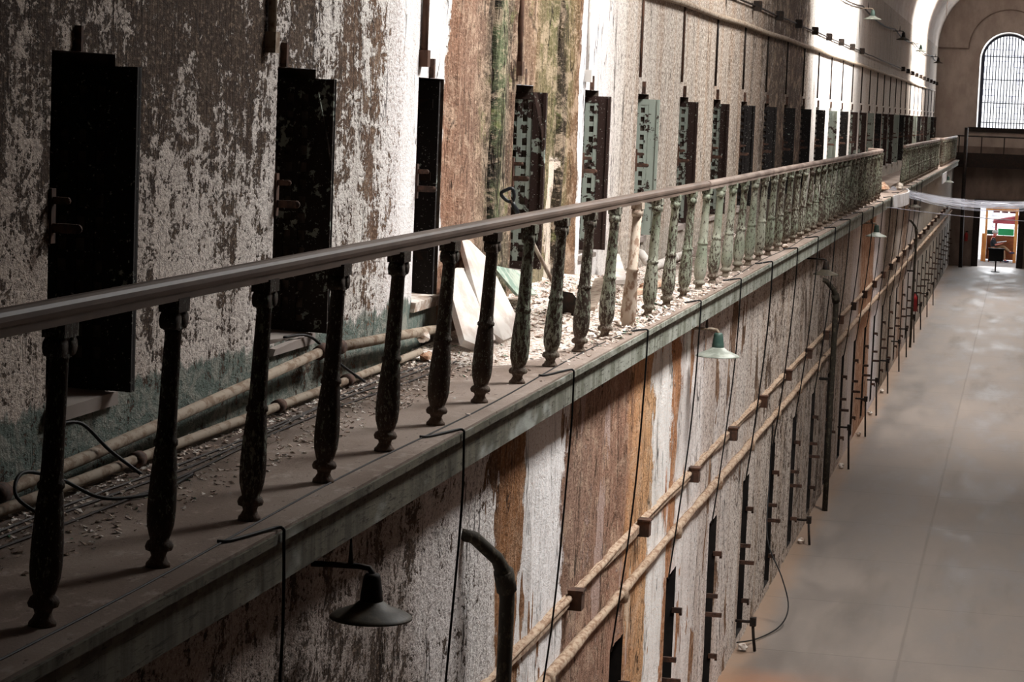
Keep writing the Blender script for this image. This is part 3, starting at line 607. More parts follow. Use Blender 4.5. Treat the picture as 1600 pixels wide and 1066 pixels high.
# conduits dropping to each upper door, rusty stubs over the doors
PIPE_Z, BOX_Z, LAMP_Z = 7.50, 7.82, 8.85
def conduit(k, y, mat, z0, r, label):
    root = thing('door_conduit', (XU, y, z0), label, 'pipe', 'conduits above the upper cell doors')
    b = MB(); b.tube([(r * 1.1, 0, 0), (r * 1.1, .004, (PIPE_Z - z0) * .5), (r * 1.1, 0, PIPE_Z - z0)], r, 8); b.build('pipe', mat, root)
    if k < 5: b = MB(); b.box((.0, -.036, -.10), (.06, .036, .01)); b.build('junction_box', mat, root)
    b = MB(); b.box((.0, .24, -(z0 - UZ1) + .0), (.035, .28, -(z0 - UZ1) + .13)); b.build('bracket', M['rust'], root)
for k in range(1, 32):
    y = D0 + DP * k - (.22 if k < 2 else .0 if k < 3 else .03)
    mat = M['pipe'] if k < 2 else M['pipebrown'] if k in (2, 3) else M['pipewhite'] if k == 4 else (M['pipebrown'] if k < 7 else M['iron'])
    conduit(k, y + .02, mat, UZ1 + (.17 if k != 0 else .34), .024 if k < 4 else .014, '%s vertical conduit from the near left, ending above its upper cell door' % ORD[k - 1])
b = MB(); b.box((0, -.012, 0), (.03, .012, .11)); tag(b.build('wall_stub', M['rust'], None, (XU, D0 + .25, UZ1)), 'rusty iron stub in the wall just above the nearest upper doorway', 'bracket')
b = MB(); b.tube([(XU + .05, y, PIPE_Z + .008 * math.sin(y)) for y in range(-3, 105, 3)], .04, 8)
tag(b.build('wall_pipe', M['pipe']), 'long grey pipe running high along the upper cell wall above the doors', 'pipe')
b = MB(); b.tube([(XU + .04, y, BOX_Z + .006 * math.sin(y * 2)) for y in range(-3, 105, 2)], .014, 6)
tag(b.build('wall_cable', M['iron']), 'thin dark cable linking the square boxes above the long wall pipe', 'cable')
nbox = 0
for k in range(0, 31):
    y = 37.4 + 3.15 * (k - 9) if k >= 9 else D0 + DP * k + .8
    if y > 104 or 57 < y < 74: continue
    b = MB(); b.box((0, -.055, -.07), (.11, .055, .07)); b.box((.11, -.04, -.055), (.118, .04, .055))
    tag(b.build('junction_box', M['iron'], None, (XU + .02, y, BOX_Z)), '%s square dark junction box from the near left on the high wall cable' % ORD[nbox], 'junction box', 'junction boxes on the high cable'); nbox += 1

# ------------------------------------------------------------------ lower row doors
def make_lower():
    root = thing('cell_door', (0, 0, 0), '', 'door', 'lower cell doors')
    b = MB(); b.box((-.32, .02, .0), (-.27, .6, 1.86)); 
    for z in (.3, .9, 1.5): b.box((-.27, .05, z), (-.255, .58, z + .05))
    b.build('door_leaf', M['gate_dark'], root)
    for z, L in ((.88, .17), (1.08, .12)):
        b = MB(); b.box((-.04, .015, z), (L, .05, z + .045)); b.build('hasp_bar', M['rust'], root)
    for z in (.30, 1.42):
        b = MB(); b.box((-.02, .60, z), (.07, .64, z + .05)); b.box((.045, .64, z - .03), (.07, .67, z + .04)); b.build('hinge_bracket', M['pipebrown'], root)
    return root
ld = make_lower(); first = True
for k in range(2, 32):
    y = D0 + DP * k; lab = 'dark narrow door slot with rusty hasps, %s visible in the lower wall from the near end' % ORD[k - 2]
    if first: ld.location = (XL, y, LZ0 + .01); ld['label'] = lab; first = False
    else: copy_tree(ld, (XL, y, LZ0 + .01), lab)
# two conduits along the lower wall, with boxes
def lumpy_pipe(x, z, r, y0, y1, seed, step=.5, thin=False):
    rn = random.Random(seed); pts = []; rs = []; y = y0
    while y < y1:
        pts.append((x, y, z + rn.uniform(-.006, .006))); rs.append(r * rn.uniform(.85, 1.25) * (.6 if thin and int((y - 16.3) / 3.07 + 40) % 2 == 0 else 1)); y += step
    b = MB(); b.tube(pts, rs, 8); return b
root = thing('lower_conduit', (XL, 8, 2.82), 'upper of the two flaking conduits along the lower wall, strung with dark boxes', 'pipe')
o = lumpy_pipe(.03, 0, .022, 0, 96, 3, .6, True).build('pipe', M['conduit'], root)
b = MB(); b.sweep_y([(0, -.05), (.045, -.05), (.045, .012), (0, .03)], [(y, .012 * math.sin(y * 1.9) - .01) for y in range(0, 96, 1)])
b.build('ledge', M['conduit'], root)
for k in range(27):
    y = 16.3 + 3.07 * k; b = MB(); b.box((0, -.06, -.09), (.10, .06, .04)); b.box((.0, -.07, .04), (.11, .07, .055))
    tag(b.build('junction_box', M['pipebrown'], None, (XL + .02, y, 2.83)), '%s rusty junction box from the near end on the lower wall conduit' % ORD[k], 'junction box', 'boxes on the lower conduit')
root = thing('lower_pipe', (XL, 8, 2.42), 'lower of the two flaking pipes along the lower wall, with sockets above the doors', 'pipe')
lumpy_pipe(.035, 0, .037, 0, 96, 5, .45).build('pipe', M['conduit'], root)
for k in range(2, 31):
    b = MB(); b.lathe([(.03, -.08), (.045, -.07), (.05, 0), (.04, .05)], 8, (.05, D0 + DP * k - 8 + .2, 0)); b.build('socket', M['conduit'], root)

# drain pipes
def drain(y, yb, z, label, r=.045):
    root = thing('drain_pipe', (XL, y, 0), label, 'pipe', 'drain pipes on the lower wall')
    b = MB(); pts = [(-.02, -.26, z + .12), (.05, -.22, z + .1), (.16, -.08, z - .04), (.20, .0, z - .16), (.205, .03, z - .3), (.2, .02, 1.6), (.2, .0, .0)]
    rs = [r * .8, r * .85, r * .9, r * 1.15, r, r, r]; b.tube(pts, rs, 12); b.build('pipe', M['drain'], root)
    b = MB(); b.tube([(.19, -.03, z - .12), (.203, .02, z - .24)], [r * 1.35, r * 1.35], 12); b.build('elbow_collar', M['drain'], root)
    b = MB(); b.box((0, -.02, 2.1), (.2, .02, 2.14)); b.build('wall_bracket', M['iron'], root)
M['drain'] = simple('scaly_drain_iron', (.20, .18, .15), (.36, .33, .28), (26, 26, 16), .85, thr=(.5, .68), bump=.6)
drain(13.25, 0, 3.72, 'near dark drain pipe bending out of the lower wall, right of the big dark lamp')
drain(37.7, 0, 3.6, 'second dark drain pipe from the near end, just below a dark lamp')
drain(66.0, 0, 3.4, 'far thin drain pipe on the lower wall beside the red extinguisher', .034)

# small standpipes at the foot of the lower wall
for k, y in enumerate((27.3, 34.6, 42.4, 46.9, 50.4, 54.6, 59.5, 63.2, 67.5, 71.8, 76.5, 81.5)):
    root = thing('standpipe', (XL, y, 0), '%s low iron standpipe from the near end at the foot of the lower wall' % ORD[k], 'pipe', 'standpipes at the wall foot')
    h = .36 if k < 2 else .75
    b = MB(); b.tube([(0, 0, h), (.12, 0, h), (.2, .02, h)], .018, 8); b.tube([(.2, .02, h), (.22, -.06 if k else .0, h * .5), (.24, -.1 if k else .02, .01)], .018, 8); b.build('pipe', M['iron'], root)
    b = MB(); b.box((.17, -.02, h - .05), (.24, .06, h + .05)); b.build('valve', M['iron'], root)
    if k < 6: b = MB(); b.lump((.1, .02, .05), (.06, .07, .05), k + 3); b.build('cap', M['stone'], root)

# ------------------------------------------------------------------ balustrades
PITCH = 1.016; B0 = 6.85; XB = -2.93; RT = 1.04
BP = [(.043, 0), (.043, .012), (.034, .022), (.026, .040), (.030, .055), (.046, .062), (.050, .075), (.044, .09), (.033, .098), (.038, .115), (.047, .15), (.050, .19), (.050, .24), (.046, .33), (.039, .42), (.036, .435), (.042, .44), (.042, .455), (.036, .462),
      (.034, .50), (.031, .70), (.0285, .84), (.030, .845), (.030, .86)]
def baluster_mesh(mat, plain=False):
    b = MB(); prof = BP if not plain else [(.034, 0), (.036, .02), (.048, .05), (.052, .12), (.050, .2), (.036, .43), (.042, .44), (.042, .455), (.034, .46), (.030, .86)]
    b.lathe(prof, 10, sh=(.035, 0), smooth=True)
    # scrolled capital
    for sy in (-1, 1):
        for i in range(1):
            c = (.036, sy * .036, .885); n = 12; r = .031
            vs = [(c[0] - .028, c[1] + r * math.cos(2 * PI * k / n), c[2] + r * math.sin(2 * PI * k / n)) for k in range(n)] + [(c[0] + .028, c[1] + r * math.cos(2 * PI * k / n), c[2] + r * math.sin(2 * PI * k / n)) for k in range(n)]
            b.add(vs, [(k, (k + 1) % n, n + (k + 1) % n, n + k) for k in range(n)] + [tuple(range(n - 1, -1, -1)), tuple(range(n, 2 * n))], True)
    b.box((.010, -.030, .850), (.062, .030, .93)); b.box((.0, -.052, .915), (.072, .052, .965))
    me = b.build('baluster', mat); return me
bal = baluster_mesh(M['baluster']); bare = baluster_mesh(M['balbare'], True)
bal_me, bare_me = bal.data, bare.data; bpy.data.objects.remove(bal); bpy.data.objects.remove(bare)
RP = [(-.034, .958), (-.033, .983), (-.040, .990), (-.043, 1.005), (-.040, 1.02), (-.030, 1.031), (-.014, 1.037), (.0, 1.038), (.014, 1.037), (.030, 1.031), (.040, 1.02), (.043, 1.005), (.040, .990), (.033, .983), (.034, .958)]
def railing(y0, y1, ys, label, curve0=False, curve1=False, bare_at=()):
    root = thing('railing', (XB, y0, G), label, 'railing', 'gallery railings')
    def rail(ya, yb, c0, c1):
        b = MB(); pts = []
        if c0: pts += [(ya - y0 - .05, -.30), (ya - y0 + .12, -.12), (ya - y0 + .4, -.02)]
        n = max(3, int((yb - ya) / 1.5)); pts += [(ya - y0 + (0 if not c0 else .7) + (yb - ya - (.7 if c0 else 0) - (.7 if c1 else 0)) * i / n, .012 * math.sin((ya + (yb - ya) * i / n) * .35)) for i in range(n + 1)]
        if c1: pts += [(yb - y0 - .3, -.03), (yb - y0 - .05, -.12), (yb - y0 + .1, -.30)]
        b.sweep_y([(x + .036, z) for x, z in RP], pts); return b
    cut = 21.95
    if y0 < cut < y1:
        rail(y0, cut - .02, curve0, False).build('handrail', M['rail'], root); rail(cut + .05, y1, False, curve1).build('handrail', M['railpale'], root)
        b = MB(); b.box((.0, cut - y0 - .06, .95), (.07, cut - y0 + .09, .99)); b.build('joint_plate', M['iron'], root)
    else: rail(y0, y1, curve0, curve1).build('handrail', M['railpale'], root)
    for y in ys:
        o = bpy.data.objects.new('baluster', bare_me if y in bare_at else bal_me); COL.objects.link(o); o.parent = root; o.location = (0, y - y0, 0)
        o.rotation_euler = (random.uniform(-.008, .008), 0, 0); th_ = 1.06 + .12 * max(0, min(1, (y - 8) / 3)); o.scale = (th_, th_, 1)
        if y in bare_at: o['label'] = 'cream bare baluster'
M['railpale'] = simple('pale_worn_handrail', (.56, .50, .46), (.42, .36, .33), (7, 1.5, 7), .6, thr=(.4, .6))
Ys = [B0 + PITCH * k for k in range(-3, 43)]
railing(2.5, 50.2, Ys, 'long foreground balustrade with worn dark handrail and flaking green balusters', curve1=True, bare_at=(Ys[3 + 11],))
railing(58.6, 83.0, [59.0 + PITCH * k for k in range(24)], 'second green balustrade beyond the gap in the gallery rail', curve0=False, curve1=True)
railing(86.0, 103.6, [86.4 + PITCH * k for k in range(17)], 'farthest green balustrade on the side gallery, next to the end wall', curve0=True)
# end balcony rail
root = thing('end_railing', (XB, YE - 1.3, G), 'dark iron railing of the end balcony below the arched window', 'railing')
b = MB(); b.box((0, 0, 1.0), (5.0, .06, 1.06)); b.build('handrail', M['iron'], root)
b = MB(); b.box((0, .01, -.3), (5.0, .05, .32)); b.build('skirt_panel', M['iron'], root)
for k in range(6): b = MB(); b.box((.1 + k * .95, .0, 0), (.15 + k * .95, .05, 1.0)); b.build('post', M['iron'], root)
b = MB(); b.tube([(-2.45, YE - 1.4, 0), (-2.5, YE - 1.4, 3), (-2.52, YE - 1.4, 6.0)], .085, 10); tag(b.build('iron_post', M['iron']), 'tall dark iron post left of the far doorway, rising past the end balcony', 'post')

# bowed white strip on the gap between railings
b = MB(); n = 14; base = []
for i in range(n + 1):
    f = i / n; y = 51.8 + 5.6 * f; x = XE + .02 + .17 * math.sin(PI * f); base.append((x, y))
vs = []
for x, y in base: vs += [(x, y, G - .26), (x + .03, y, G - .26), (x + .03, y, G + .02), (x, y, G + .02)]
fs = []
for i in range(n):
    for k in range(4): fs.append((i * 4 + k, i * 4 + (k + 1) % 4, (i + 1) * 4 + (k + 1) % 4, (i + 1) * 4 + k))
fs += [(0, 3, 2, 1), (n * 4, n * 4 + 1, n * 4 + 2, n * 4 + 3)]; b.add(vs, fs)
tag(b.build('edge_board', M['white']), 'bowed bright white board on the gallery edge at the gap between railings', 'board', 'white edge boards')
b = MB(); b.quad(*([(x, y, G) for x, y in base])); struct(b.build('trim_2', M['gallery']), 'bowed bit of gallery floor at the gap', 'floor')
b = MB(); b.box((XE + .02, 82.4, G - .5), (XE + .05, 86.4, G - .16)); tag(b.build('edge_board', M['white']), 'small white board on the gallery edge between the second and third railing', 'board', 'white edge boards')

# ------------------------------------------------------------------ cables hanging from the gallery edge
for k in range(0, 20):
    y = 8.72 + DP * k; rn = random.Random(k + 40)
    b = MB(); e = XE + .018; yb = y - rn.uniform(.25, .5)
    zt = 2.05 if k else 2.1; yl = y + .0
    top = [(XB + .05, yb, G + .010), (XB + .09, yb + .05, G + .008), (e - .03, y - .03, G + .010), (e + .002, y, G + .006), (e + .006, y + .002, G - .04)]
    fall = [(e + .006 + (XL + .05 - e) * f ** 1.6, y + .22 * f + .02 * math.sin(f * 9 + k), G - .04 + (zt - G + .04) * f) for f in [i / 10 for i in range(1, 11)]]
    pts = top + fall
    if k == 6: pts += []
    b.tube(smooth(pts, 3), .0072 if k < 6 else .009, 6)
    tag(b.build('hanging_cable', M['black']), '%s black cable from the near end hanging off the gallery edge' % ORD[k], 'cable', 'cables hanging off the gallery edge')
b = MB(); b.tube([(XB + .06 + .02 * math.sin(y * 1.1), y, G + .004) for y in [i * .5 for i in range(10, 100)]], .0042, 5); tag(b.build('floor_cable', M['black']), 'thin black cable running along the feet of the balusters', 'cable')
b = MB(); pts = [(XL + .03, 30.3, 2.3), (XL + .03, 30.2, 1.6), (XL + .10, 29.6, .95), (XL + .34, 29.2, .55), (XL + .46, 29.0, .22), (XL + .40, 28.6, .05), (XL + .2, 27.9, .03), (XL + .03, 27.3, .10)]
b.tube(smooth(pts), .009, 6); tag(b.build('loose_cable', M['black']), 'black cable looping loose at the foot of the lower wall', 'cable')

# ------------------------------------------------------------------ enamel lamps
def make_lamp(label, dark):  # dark swaps in darker colours for a lamp hanging in shadow
    root = thing('gooseneck_lamp', (0, 0, 0), label, 'lamp')
    b = MB(); b.tube([(-.30, -.02, .225), (-.2, 0, .225), (-.06, 0, .228), (-.015, 0, .222), (0, 0, .2), (0, 0, .17)], .0135, 10); b.build('arm', M['pipe'] if not dark else M['iron'], root)
    b = MB(); b.lathe([(.030, .20), (.036, .19), (.040, .175), (.050, .10), (.052, .075), (.048, .072)], 20); b.build('socket_cover', M['enamelgreen'] if not dark else M['iron'], root)
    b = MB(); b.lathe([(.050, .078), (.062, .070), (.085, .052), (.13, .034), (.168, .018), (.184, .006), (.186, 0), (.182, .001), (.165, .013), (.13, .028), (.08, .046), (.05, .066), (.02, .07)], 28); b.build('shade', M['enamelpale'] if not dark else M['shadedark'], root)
    b = MB(); b.tube([(-.10, 0, .23), (-.102, 0, .36)], [.014, .003], 6); b.build('hanger', M['iron'], root)
    return root
M['shadedark'] = simple('shadowed_enamel', (.22, .20, .17), (.30, .27, .22), (12, 12, 12), .55)  # lampshade enamel darkened, with the shadow put into its colour
lp = [('big dark enamel lamp nearest the camera, under the gallery edge', 10.0, True), ('pale green enamel lamp on its arm, second under the gallery edge', 22.1, False),
      ('dark enamel lamp above the second drain pipe', 34.4, True), ('dark-necked enamel lamp with pale rim below the white board', 46.2, False), ('dim enamel lamp under the gallery gap, beyond the pale rimmed one', 62.5, True), ('small pale lamp farthest along under the gallery', 89.0, False)]
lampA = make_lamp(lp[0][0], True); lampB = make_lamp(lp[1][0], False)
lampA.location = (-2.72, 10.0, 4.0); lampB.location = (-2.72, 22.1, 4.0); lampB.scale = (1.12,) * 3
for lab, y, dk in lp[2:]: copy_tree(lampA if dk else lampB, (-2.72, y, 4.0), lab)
for k, (y, dk) in enumerate(((44.0, 0), (56.0, 0), (70.0, 1), (81.5, 0), (97.5, 1))):
    if k == 0: continue
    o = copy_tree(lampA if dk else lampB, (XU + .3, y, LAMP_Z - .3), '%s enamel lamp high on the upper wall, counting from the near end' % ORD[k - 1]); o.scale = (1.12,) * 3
b = MB(); pts = []
for a_, b_ in ((30, 44), (44, 56), (56, 70), (70, 81.5), (81.5, 97.5), (97.5, 104.5)): pts += sag((XU + .06, a_, LAMP_Z), (XU + .06, b_, LAMP_Z), .12, 8)[:-1]
b.tube(pts, .02, 6); tag(b.build('lamp_cable', M['iron']), 'sagging dark cable joining the high lamps near the vault', 'cable')
root = thing('aerial', (-2.2, 88, 9.6), 'thin hanging rod with two cross bars against the vault', 'rod')
b = MB(); b.tube([(-.9, 0, .4), (-.82, 0, 2.2)], .016, 6); b.build('rod', M['iron'], root)
for z in (1.12, 1.03): b = MB(); b.box((-1.05, -.01, z), (-.75, .01, z + .02)); b.build('cross_bar', M['iron'], root)

# ------------------------------------------------------------------ pipes and wires at the back of the gallery
def pj(b, p): b.lathe([(.045, -.03), (.05, -.02), (.05, .02), (.045, .03)], 10, p)
root = thing('floor_pipe', (XU, 5, G), 'thick rusty pipe rising along the wall above the lower floor pipe, near doors', 'pipe')
b = MB(); b.tube([(.10, 0, .07), (.10, 3.56, .09), (.10, 4.53, .115), (.10, 7.9, .24)], .028, 10); b.build('pipe', M['pipe'], root)
b = MB(); b.tube([(.10, 7.84, .235), (.10, 7.95, .245)], .042, 10); b.build('coupling', M['rust'], root); b = MB(); b.tube([(.1, 3.5, .09), (.1, 3.6, .09)], .04, 10); b.build('coupling', M['rust'], root)
root = thing('floor_pipe', (XU, 13.2, G), 'pale pipe piece on the wall below the open doorway, ending at the boards', 'pipe')
b = MB(); b.tube([(.10, 0, .235), (.10, 1.4, .18), (.10, 2.75, .12)], .032, 10); b.build('pipe', M['pipe'], root)
b = MB(); b.tube([(.10, -.05, .24), (.10, .08, .23)], .045, 10); b.build('coupling', M['rust'], root)
root = thing('floor_pipe', (XU, 5, G), 'lower rusty pipe lying on the gallery floor along the wall', 'pipe')
b = MB(); b.tube([(.17, 0, .045), (.17, 4.8, .05), (.17, 8.2, .045), (.17, 9.9, .05)], .024, 10); b.build('pipe', M['pipe'], root)
for y in (4.85, 8.2, 6.9): b = MB(); b.tube([(.17, y - .04, .048), (.17, y + .04, .048)], .036, 10); b.build('coupling', M['rust'], root)
root = thing('floor_pipe', (XU, 24.5, G), 'short bent pale pipe against the wall beyond the rubble', 'pipe')
b = MB(); b.tube([(.0, 0, .2), (.12, -.2, .18), (.2, -.3, .1), (.25, -.2, .06), (.25, 2.5, .06)], .045, 10); b.build('pipe', M['pipewhite'], root)
for i, (x, yy) in enumerate(((.28, 0), (.33, .4), (.40, .2))):
    b = MB(); rn = random.Random(i); b.tube([(XU + x + .03 * math.sin(y * 1.3 + i) + rn.uniform(-.01, .01), y, G + .008) for y in [3 + j * .7 for j in range(18)]], .006, 5)
    tag(b.build('floor_wire', M['greycable']), '%s thin grey wire from the wall lying along the gallery floor' % ORD[i], 'wire', 'wires on the gallery floor')
b = MB(); b.tube(smooth([(XU + .04, 9.25, G + .27), (XU + .09, 9.4, G + .26), (XU + .16, 9.55, G + .13), (XU + .25, 9.7, G + .01)]), .008, 6); tag(b.build('wall_cable', M['black']), 'short black cable curling from the nearest door sill down to the floor', 'cable', 'loose door cables')
b = MB(); b.tube(smooth([(XU + .34, 8.5, G + .01), (XU + .22, 8.45, G + .10), (XU + .2, 8.55, G + .18), (XU + .27, 8.75, G + .13), (XU + .38, 8.95, G + .03), (XU + .48, 9.3, G + .01), (XU + .45, 9.8, G + .01)]), .008, 6); tag(b.build('wall_cable', M['black']), 'black cable looped over the floor pipes at the left edge', 'cable', 'loose door cables')
b = MB(); b.tube(smooth([(XU + .0, 12.5, G + .35), (XU + .06, 12.8, G + .33), (XU + .14, 13.1, G + .16), (XU + .22, 13.4, G + .02)]), .008, 6); tag(b.build('wall_cable', M['black']), 'black cable dropping from the second door sill over the pipe end', 'cable', 'loose door cables')
# door sills
for k in range(0, 32):
    b = MB(); y = D0 + DP * k; rn = random.Random(k)
    b.add([(XU - .3, y - .03, UZ0 - .07), (XU + .03, y - .03, UZ0 - .06), (XU + .03, y + DW + .05, UZ0 - .06), (XU - .3, y + DW + .05, UZ0 - .07),
           (XU - .3, y, UZ0 + .02), (XU + .035, y - .01, UZ0 + rn.uniform(-.03, .005)), (XU + .035, y + DW + .03, UZ0 + rn.uniform(-.02, .01)), (XU - .3, y + DW, UZ0 + .02)],
          [(0, 3, 2, 1), (4, 5, 6, 7), (0, 1, 5, 4), (1, 2, 6, 5), (2, 3, 7, 6), (3, 0, 4, 7)])
    o = b.build('sill', M['stone'] if k == 2 else M['plaster'], wu)

# ------------------------------------------------------------------ boards, shovel, rubble on the gallery
root = tag(MB().build('broken_board', M['board']), '', 'board') if False else None
def board(poly, t, label, mat=None, name='broken_board'):
    b = MB(); b.slab(poly, t); o = b.build(name, mat or M['board']); tag(o, label, 'board', 'boards on the gallery'); return o
board([(-3.90, 16.35, 5.30), (-3.90, 16.62, 5.27), (-3.86, 17.05, 5.12), (-3.50, 16.75, G + .01), (-3.50, 16.05, G + .01), (-3.62, 16.0, G + .1)][::-1], .04, 'tall pale broken board leaning on the wall, sharp top corner upwards')
board([(-3.86, 15.75, 5.07), (-3.86, 16.05, 5.1), (-3.84, 16.5, 5.07), (-3.55, 16.0, G + .01), (-3.55, 15.5, G + .01), (-3.62, 15.35, G + .06)][::-1], .05, 'shorter pale broken board leaning in front of the taller one')
board([(-3.88, 17.35, 5.07), (-3.84, 18.15, 4.98), (-3.7, 18.2, 4.80), (-3.72, 17.55, 4.84)][::-1], .02, 'mint green painted panel lying against the wall behind the pale boards', M['greenboard'])
board([(-3.35, 18.4, G + .05), (-3.27, 18.5, G + .07), (-3.42, 19.9, G + .22), (-3.52, 19.85, G + .2)], .03, 'grey plank lying on the rubble by the shovel blade', M['shaft'])
board([(-3.55, 21.0, G + .1), (-3.45, 21.1, G + .1), (-3.75, 22.4, G + .25), (-3.85, 22.3, G + .25)], .04, 'pale plank tilted on the rubble below the white plaster', M['board'])
board([(-3.30, 20.3, G + .06), (-3.22, 20.4, G + .06), (-3.2, 22.3, G + .06), (-3.28, 22.3, G + .06)], .03, 'thin tan plank flat on the rubble behind the balusters', M['brick'])
root = thing('shovel', (-3.5, 18, G), 'long-handled shovel with black D grip leaning on the wall', 'shovel')
top = Vector((-.33, -.38, 1.01)); bot = Vector((.10, .0, .1))
b = MB(); d = (bot - top); b.tube([top + d * .06, top + d * .5, top + d * .86], .016, 10); b.build('shaft', M['shaft'], root)
dn = d.normalized(); sd = Vector((1, .25, 0)); sd = (sd - dn * sd.dot(dn)).normalized()
b = MB(); g0 = top + d * .08; b.tube(smooth([g0, g0 - dn * .03 + sd * .03, g0 - dn * .08 + sd * .048, g0 - dn * .105 + sd * .04, g0 - dn * .108, g0 - dn * .105 - sd * .04, g0 - dn * .08 - sd * .048, g0 - dn * .03 - sd * .03, g0], 3), .014, 8); b.tube([g0 - dn * .02, g0 + dn * .1], [.016, .02], 8); b.build('grip', M['shovelgrip'], root)
b = MB(); nn = dn.cross(sd); p0 = top + d * .82
pl = []
for i in range(6):
    f = i / 5; wd_ = [.03, .1, .11, .11, .095, .02][i]
    for j in range(5):
        s_ = -1 + j * .5; pl.append(p0 + dn * (.02 + .27 * f) + sd * wd_ * s_ + nn * (.025 * s_ * s_ - .02))
fs = [(i * 5 + j, i * 5 + j + 1, (i + 1) * 5 + j + 1, (i + 1) * 5 + j) for i in range(5) for j in range(4)]
b.add(pl, fs, True); b.add([p + nn * .004 for p in pl], [tuple(reversed(f)) for f in fs], True); b.build('blade', M['iron'], root)
# mound and chips
def chips():
    b = MB(); rn = random.Random(11)
    def hmound(x, y): 
        a = math.exp(-((y - 19.6) / 2.6) ** 2) * .20 * max(0, min(1, (-2.98 - x) / .9)); return a
    nY, nX = 60, 9; vs = []
    for i in range(nY + 1):
        for j in range(nX + 1):
            y = 14.8 + 12.0 * i / nY; x = XU + .01 + .96 * j / nX; vs.append((x, y, G + .002 + hmound(x, y) * rn.uniform(.8, 1.2) - (.004 if hmound(x, y) < .006 else 0)))
    b.add(vs, [(i * (nX + 1) + j, i * (nX + 1) + j + 1, (i + 1) * (nX + 1) + j + 1, (i + 1) * (nX + 1) + j) for i in range(nY) for j in range(nX)])
    for n in range(7200):
        if n > 5200: y = rn.uniform(7.5, 15.5); x = XU + .16 + .55 * rn.random() ** 1.5
        elif rn.random() < .8: y = rn.gauss(19.8, 2.9); x = XU + 1.15 * rn.random() ** 1.1
        else: y = rn.uniform(8, 50); x = XU + .5 * rn.random() ** 1.6 + .05 if rn.random() < .8 else rn.uniform(XU, XE)
        if y < 7.4: continue
        if n <= 5200 and y < 15.2 and x > XU + .55 and rn.random() < .8: continue
        if x > XE - .01: continue
        s_ = rn.uniform(.006, .026) * (1.25 if 16.5 < y < 24 else .7); z = G + hmound(x, y) + s_ * .3; a = rn.uniform(0, PI); ca, sa = math.cos(a) * s_, math.sin(a) * s_
        t_ = [rn.uniform(-.5, .6) * s_ for _ in range(4)]; th = s_ * .28
        v = [(x + ca, y + sa, z + t_[0]), (x - sa, y + ca, z + t_[1]), (x - ca * rn.uniform(.5, 1.4), y - sa, z + t_[2]), (x + sa, y - ca * rn.uniform(.5, 1.4), z + t_[3])]
        b.add(v + [(p[0], p[1], p[2] - th) for p in v], [(0, 1, 2, 3), (7, 6, 5, 4), (0, 4, 5, 1), (1, 5, 6, 2), (2, 6, 7, 3), (3, 7, 4, 0)])
    return b
def rubble_mat():
    t = NT('plaster_rubble'); n = t.noise((30, 30, 30), 2, .6); m2 = t.noise((75, 75, 75), 2, .6)
    col = t.mix(t.ss(n, .42, .54), lin(.92, .90, .88), lin(.76, .69, .64)); col = t.mix(t.ss(m2, .58, .62), col, lin(.42, .34, .29)); col = t.mix(t.ss(t.noise((18, 18, 18), 1, .5), .70, .71), col, lin(.36, .52, .42))
    return t.fin(col, .95, 0, .15)
M['rubble'] = rubble_mat()
tag(chips().build('plaster_rubble', M['rubble']), 'heap of fallen white plaster chips and dirt on the gallery floor', 'rubble', None, 'stuff')
def chunk_mesh(seed, r):
    b = MB(); b.lump((0, 0, r[2] * .8), r, seed, 6); return b
ck = [(-3.55, 20.6, .11, .07, .13, .05, 'brick', 'biggest pale brick in the rubble below the white plaster strip'), (-3.62, 19.4, .09, .08, .06, .05, 'stone', 'round plaster lump in the rubble right of the shovel'),
      (-3.3, 21.3, .05, .07, .1, .04, 'brick', 'tan brick near the cream bare baluster'), (-3.45, 22.6, .05, .06, .12, .04, 'brick', 'tan brick at the far end of the rubble'),
      (-3.72, 14.85, .0, .04, .1, .035, 'brick', 'tan broken brick at the end of the lower floor pipe'), (-3.5, 15.5, .0, .04, .14, .03, 'brick', 'tan flat fragment in front of the leaning boards'),
      (-3.84, 15.2, .10, .05, .1, .04, 'stone', 'plaster lump on the wall pipe below the open doorway'), (-3.05, 32.6, .0, .06, .1, .04, 'stone', 'pale lump on the gallery edge between far balusters, farther of two'),
      (-2.9, 30.0, .0, .05, .12, .03, 'stone', 'pale lump on the gallery edge between far balusters, nearer of two'), (-3.2, 54.5, .02, .25, .5, .12, 'brick', 'mound of orange debris on the gallery by the white bowed board'),
      (-2.85, 56.6, .0, .1, .3, .10, 'stone', 'grey debris lump at the corner of the white bowed board')]
for x, y, dz, a, c, h, mt, lab in ck:
    tag(chunk_mesh(int(y * 10), (a, c, h)).build('debris_chunk', M[mt], None, (x, y, G + dz * .9)), lab, 'debris', 'bigger lumps of debris on the gallery')
ck[7:9]

# ------------------------------------------------------------------ wires across the corridor
b = MB(); rn = random.Random(5)
for i in range(44):
    y = 55.5 + rn.uniform(0, 2.0); z0 = G + rn.uniform(-.06, .06); z1 = 4.50 + rn.uniform(-.10, .08)
    b.tube(sag((XE - .3, y, z0), (XRE + .05, y + rn.uniform(-.3, .3), z1), rn.uniform(.12, .28), 14), .0036, 4)
tag(b.build('wire_netting', M['wire']), 'slack band of fine wire strands strung across the corridor at gallery height', 'netting', None, 'stuff')
b = MB(); b.tube(sag((XE - .03, 50.5, 4.42), (XRE, 52, 4.2), .05, 12), .008, 5); tag(b.build('cross_wire', M['wire']), 'single taut wire crossing the corridor just below the wire band', 'wire')

